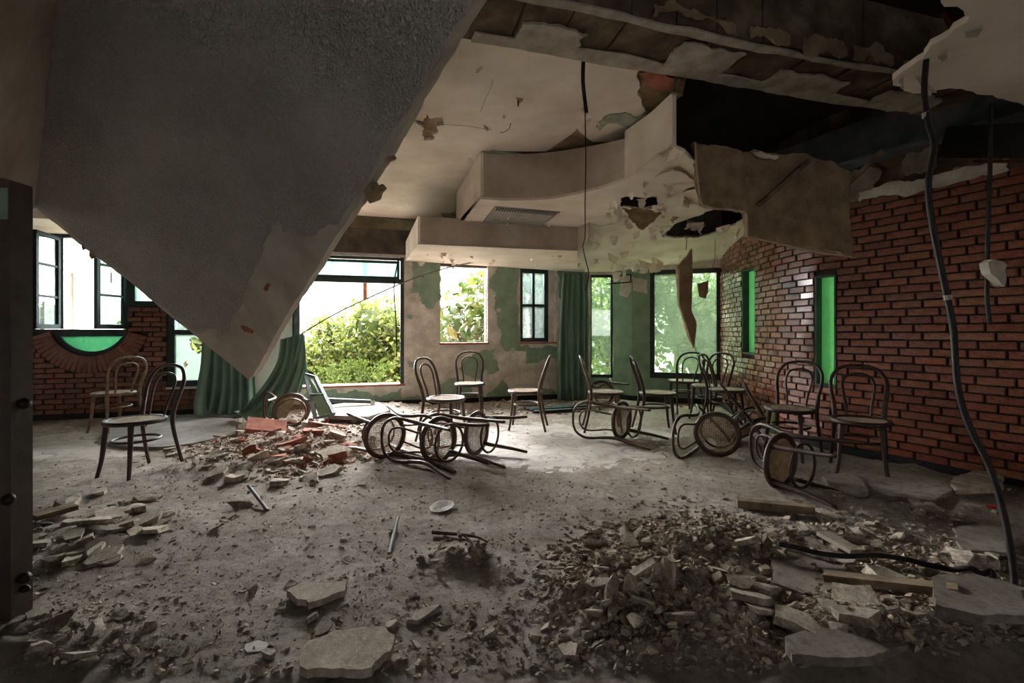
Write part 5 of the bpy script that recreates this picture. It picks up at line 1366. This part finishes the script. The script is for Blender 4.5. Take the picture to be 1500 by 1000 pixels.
# broad leaved tree: single leaves
tr_ = tag(empty('broad_leaved_tree', P(690,560,9.3)), 'bright broad leaved tree filling the unglazed window', 'tree'); q0_ = P(690,560,9.3)
def broad_leaf():
    vs_ = [(0,0,0)]; n = 6; fs_ = []
    L = [(0,.0),(.12,.10),(.35,.19),(.6,.2),(.85,.11),(1,0)]
    vs_ = [(-w,y,.06*abs(w)*8*w if 0 else -.25*w) for y,w in L] + [(w,y,-.25*w) for y,w in L] + [(0,y,.0) for y,w in L]
    for i in range(5): fs_ += [(i,i+1,12+i+1,12+i), (12+i,12+i+1,6+i+1,6+i)]
    me = MB().add([(x,y,z-.15*y*y) for x,y,z in vs_], fs_).mesh('leaf', False); me.materials.append(M['rubberleaf']); return me
LF = broad_leaf()
r_ = random.Random(8)
brs = []
for i in range(16):
    x, y = r_.uniform(650,718), r_.uniform(400,500)
    if y < 400 + (715-x)*.55: y = 400 + (715-x)*.55 + r_.uniform(0,40)
    a, b = P(715,560,9.6)-q0_, P(x,y,9.3+r_.uniform(-.5,.6))-q0_; m_ = a.lerp(b,.55)+Vector((r_.uniform(-.2,.2),0,.1))
    br_c = curve([a,m_,b],5); brs.append(br_c); MB().tube(br_c, [.025-.018*k_/10 for k_ in range(11)], 5).build('branch', M['bark'], tr_)
n_ = 0
while n_ < 290:
    x, y, Yd = r_.uniform(636,728), r_.uniform(392,520), r_.uniform(8.7,10.0)
    if y < 398 + max(0,(690-x))*.75 - max(0,(x-700))*.3: continue
    if r_.random() < .25 and x < 668 and y < 470: continue
    o = obj('leaf', LF, None, tr_); s = r_.uniform(.24,.38); o.location = P(x,y,Yd)-q0_; o.scale = (s,s,s)
    o.rotation_euler = (r_.uniform(-1.3,.4), r_.uniform(-.8,.8), r_.uniform(0,6.28)); n_ += 1
v, f = leafcloud(1500, blob([(tuple(P(x,y,10.6)-q0_), .42) for x,y in ((668,490),(690,470),(712,450),(700,500),(650,500),(720,490),(715,420),(690,440))]), .10, 31, .3, .8); foliage('foliage', v, f, M['rubberleaf'], tr_)
# trees behind the far glazing and the four pane window
def tree(px, py, Y, w, h, n, size, label, seed, mat='tree', trunk=True, cat='tree'):
    base = P(px, 600, Y); base.z = -.6; e = tag(empty('garden_tree', base), label, cat); r = random.Random(seed)
    cs = [((r.uniform(-w,w), r.uniform(-.7,.7), (EYE-(py-HY)/FPX*Y)-base.z + r.uniform(-h,h)), r.uniform(.35,.7)) for _ in range(16)]
    v, f = leafcloud(n, blob(cs), size, seed, .4, .9); foliage('foliage', v, f, M[mat], e)
    zc_ = (EYE-(py-HY)/FPX*Y)-base.z
    MB().tube(curve([(0,0,0),(.1,0,zc_*.5),(-.1,0,zc_)],4), .07, 8).build('trunk', M['bark'], e)
    for c_, _ in cs[:6]: MB().tube(curve([(0,0,zc_*.6), (c_[0]*.5,c_[1]*.5,(zc_*.6+c_[2])/2+.1), c_],3), .025, 5).build('branch', M['bark'], e)
tree(885,470,9.9,.7,1.1,4200,.075,'leafy tree behind the tall narrow window',11)
tree(985,440,10.2,.9,1.0,4200,.085,'leafy tree behind the left half of the large grimy window',12)
tree(1050,480,10.0,.8,.9,3600,.085,'leafy bush behind the right half of the large grimy window',13)
tree(790,450,10.5,.5,.9,3200,.10,'greyish tree behind the four pane window',14)
tree(150,470,14,.9,.35,1800,.13,'small bright tree seen low through the open rounded window',15,'fartree')
tree(290,505,9.0,.5,.4,1400,.10,'bright shrub seen through the broken frosted pane',16,'fartree')
# white building corner and far hill
wcol = tag(empty('white_building', P(100,560,9.0)), 'white rendered building corner outside the rounded window', 'building'); q = P(100,560,9.0)
x0, x1 = P(60,0,9.0).x-q.x, P(117,0,9.0).x-q.x
MB().box(x0-2,x1,0,2.5,-.8,4.5).build('wall', M['white'], wcol)
MB().box(x1-.26,x1-.14,-.05,0,-.4,P(0,400,9.0).z-q.z).build('downpipe_groove', M['plaster'], wcol)
hl = MB(); hp = [(-60,0,0)] + [(-60+i*5,0,3.2+1.6*math.sin(i*.7)+.8*math.sin(i*1.9)) for i in range(25)] + [(60,0,0)]
hh = hl.prism(hp, (0,12,0)).build('hills', M['hill']); hh.location = (-40,75,-1.5); struct(hh, 'pale far hill beyond the garden', 'hill')

# daylight portals in the openings
def portal(Mx, w, h):
    l = bpy.data.lights.new('window_daylight', 'AREA'); l.shape = 'RECTANGLE'; l.size = w; l.size_y = h; l.cycles.is_portal = True
    o = bpy.data.objects.new('window_daylight', l); COL.objects.link(o); o.matrix_world = Mx
for a, b, z0, z1 in OPEN:
    portal(WB @ Matrix.Translation(((a+b)/2,.24,(z0+z1)/2)) @ Matrix.Rotation(-math.pi/2,4,'X'), b-a, z1-z0)
for a, b, z0, z1 in ((PA,PB,WB6,WT6),(PD,PE,WB7,WT7)):
    m_ = (a+b)/2; d = (b-a).normalized(); o = Vector((-d.y,d.x,0)); c = m_+o*.15
    R = Matrix(((d.x,0,o.x,c.x),(d.y,0,o.y,c.y),(0,1,0,(z0+z1)/2),(0,0,0,1)))
    portal(R, (b-a).length, z1-z0)
portal(Matrix.Translation((-9.05,3.2,1.55)) @ Matrix.Rotation(-math.pi/2,4,'Y'), 1.1, .6)
portal(Matrix.Translation((1.1,-3.05,1.55)) @ Matrix.Rotation(math.pi/2,4,'X'), 1.0, 1.1)
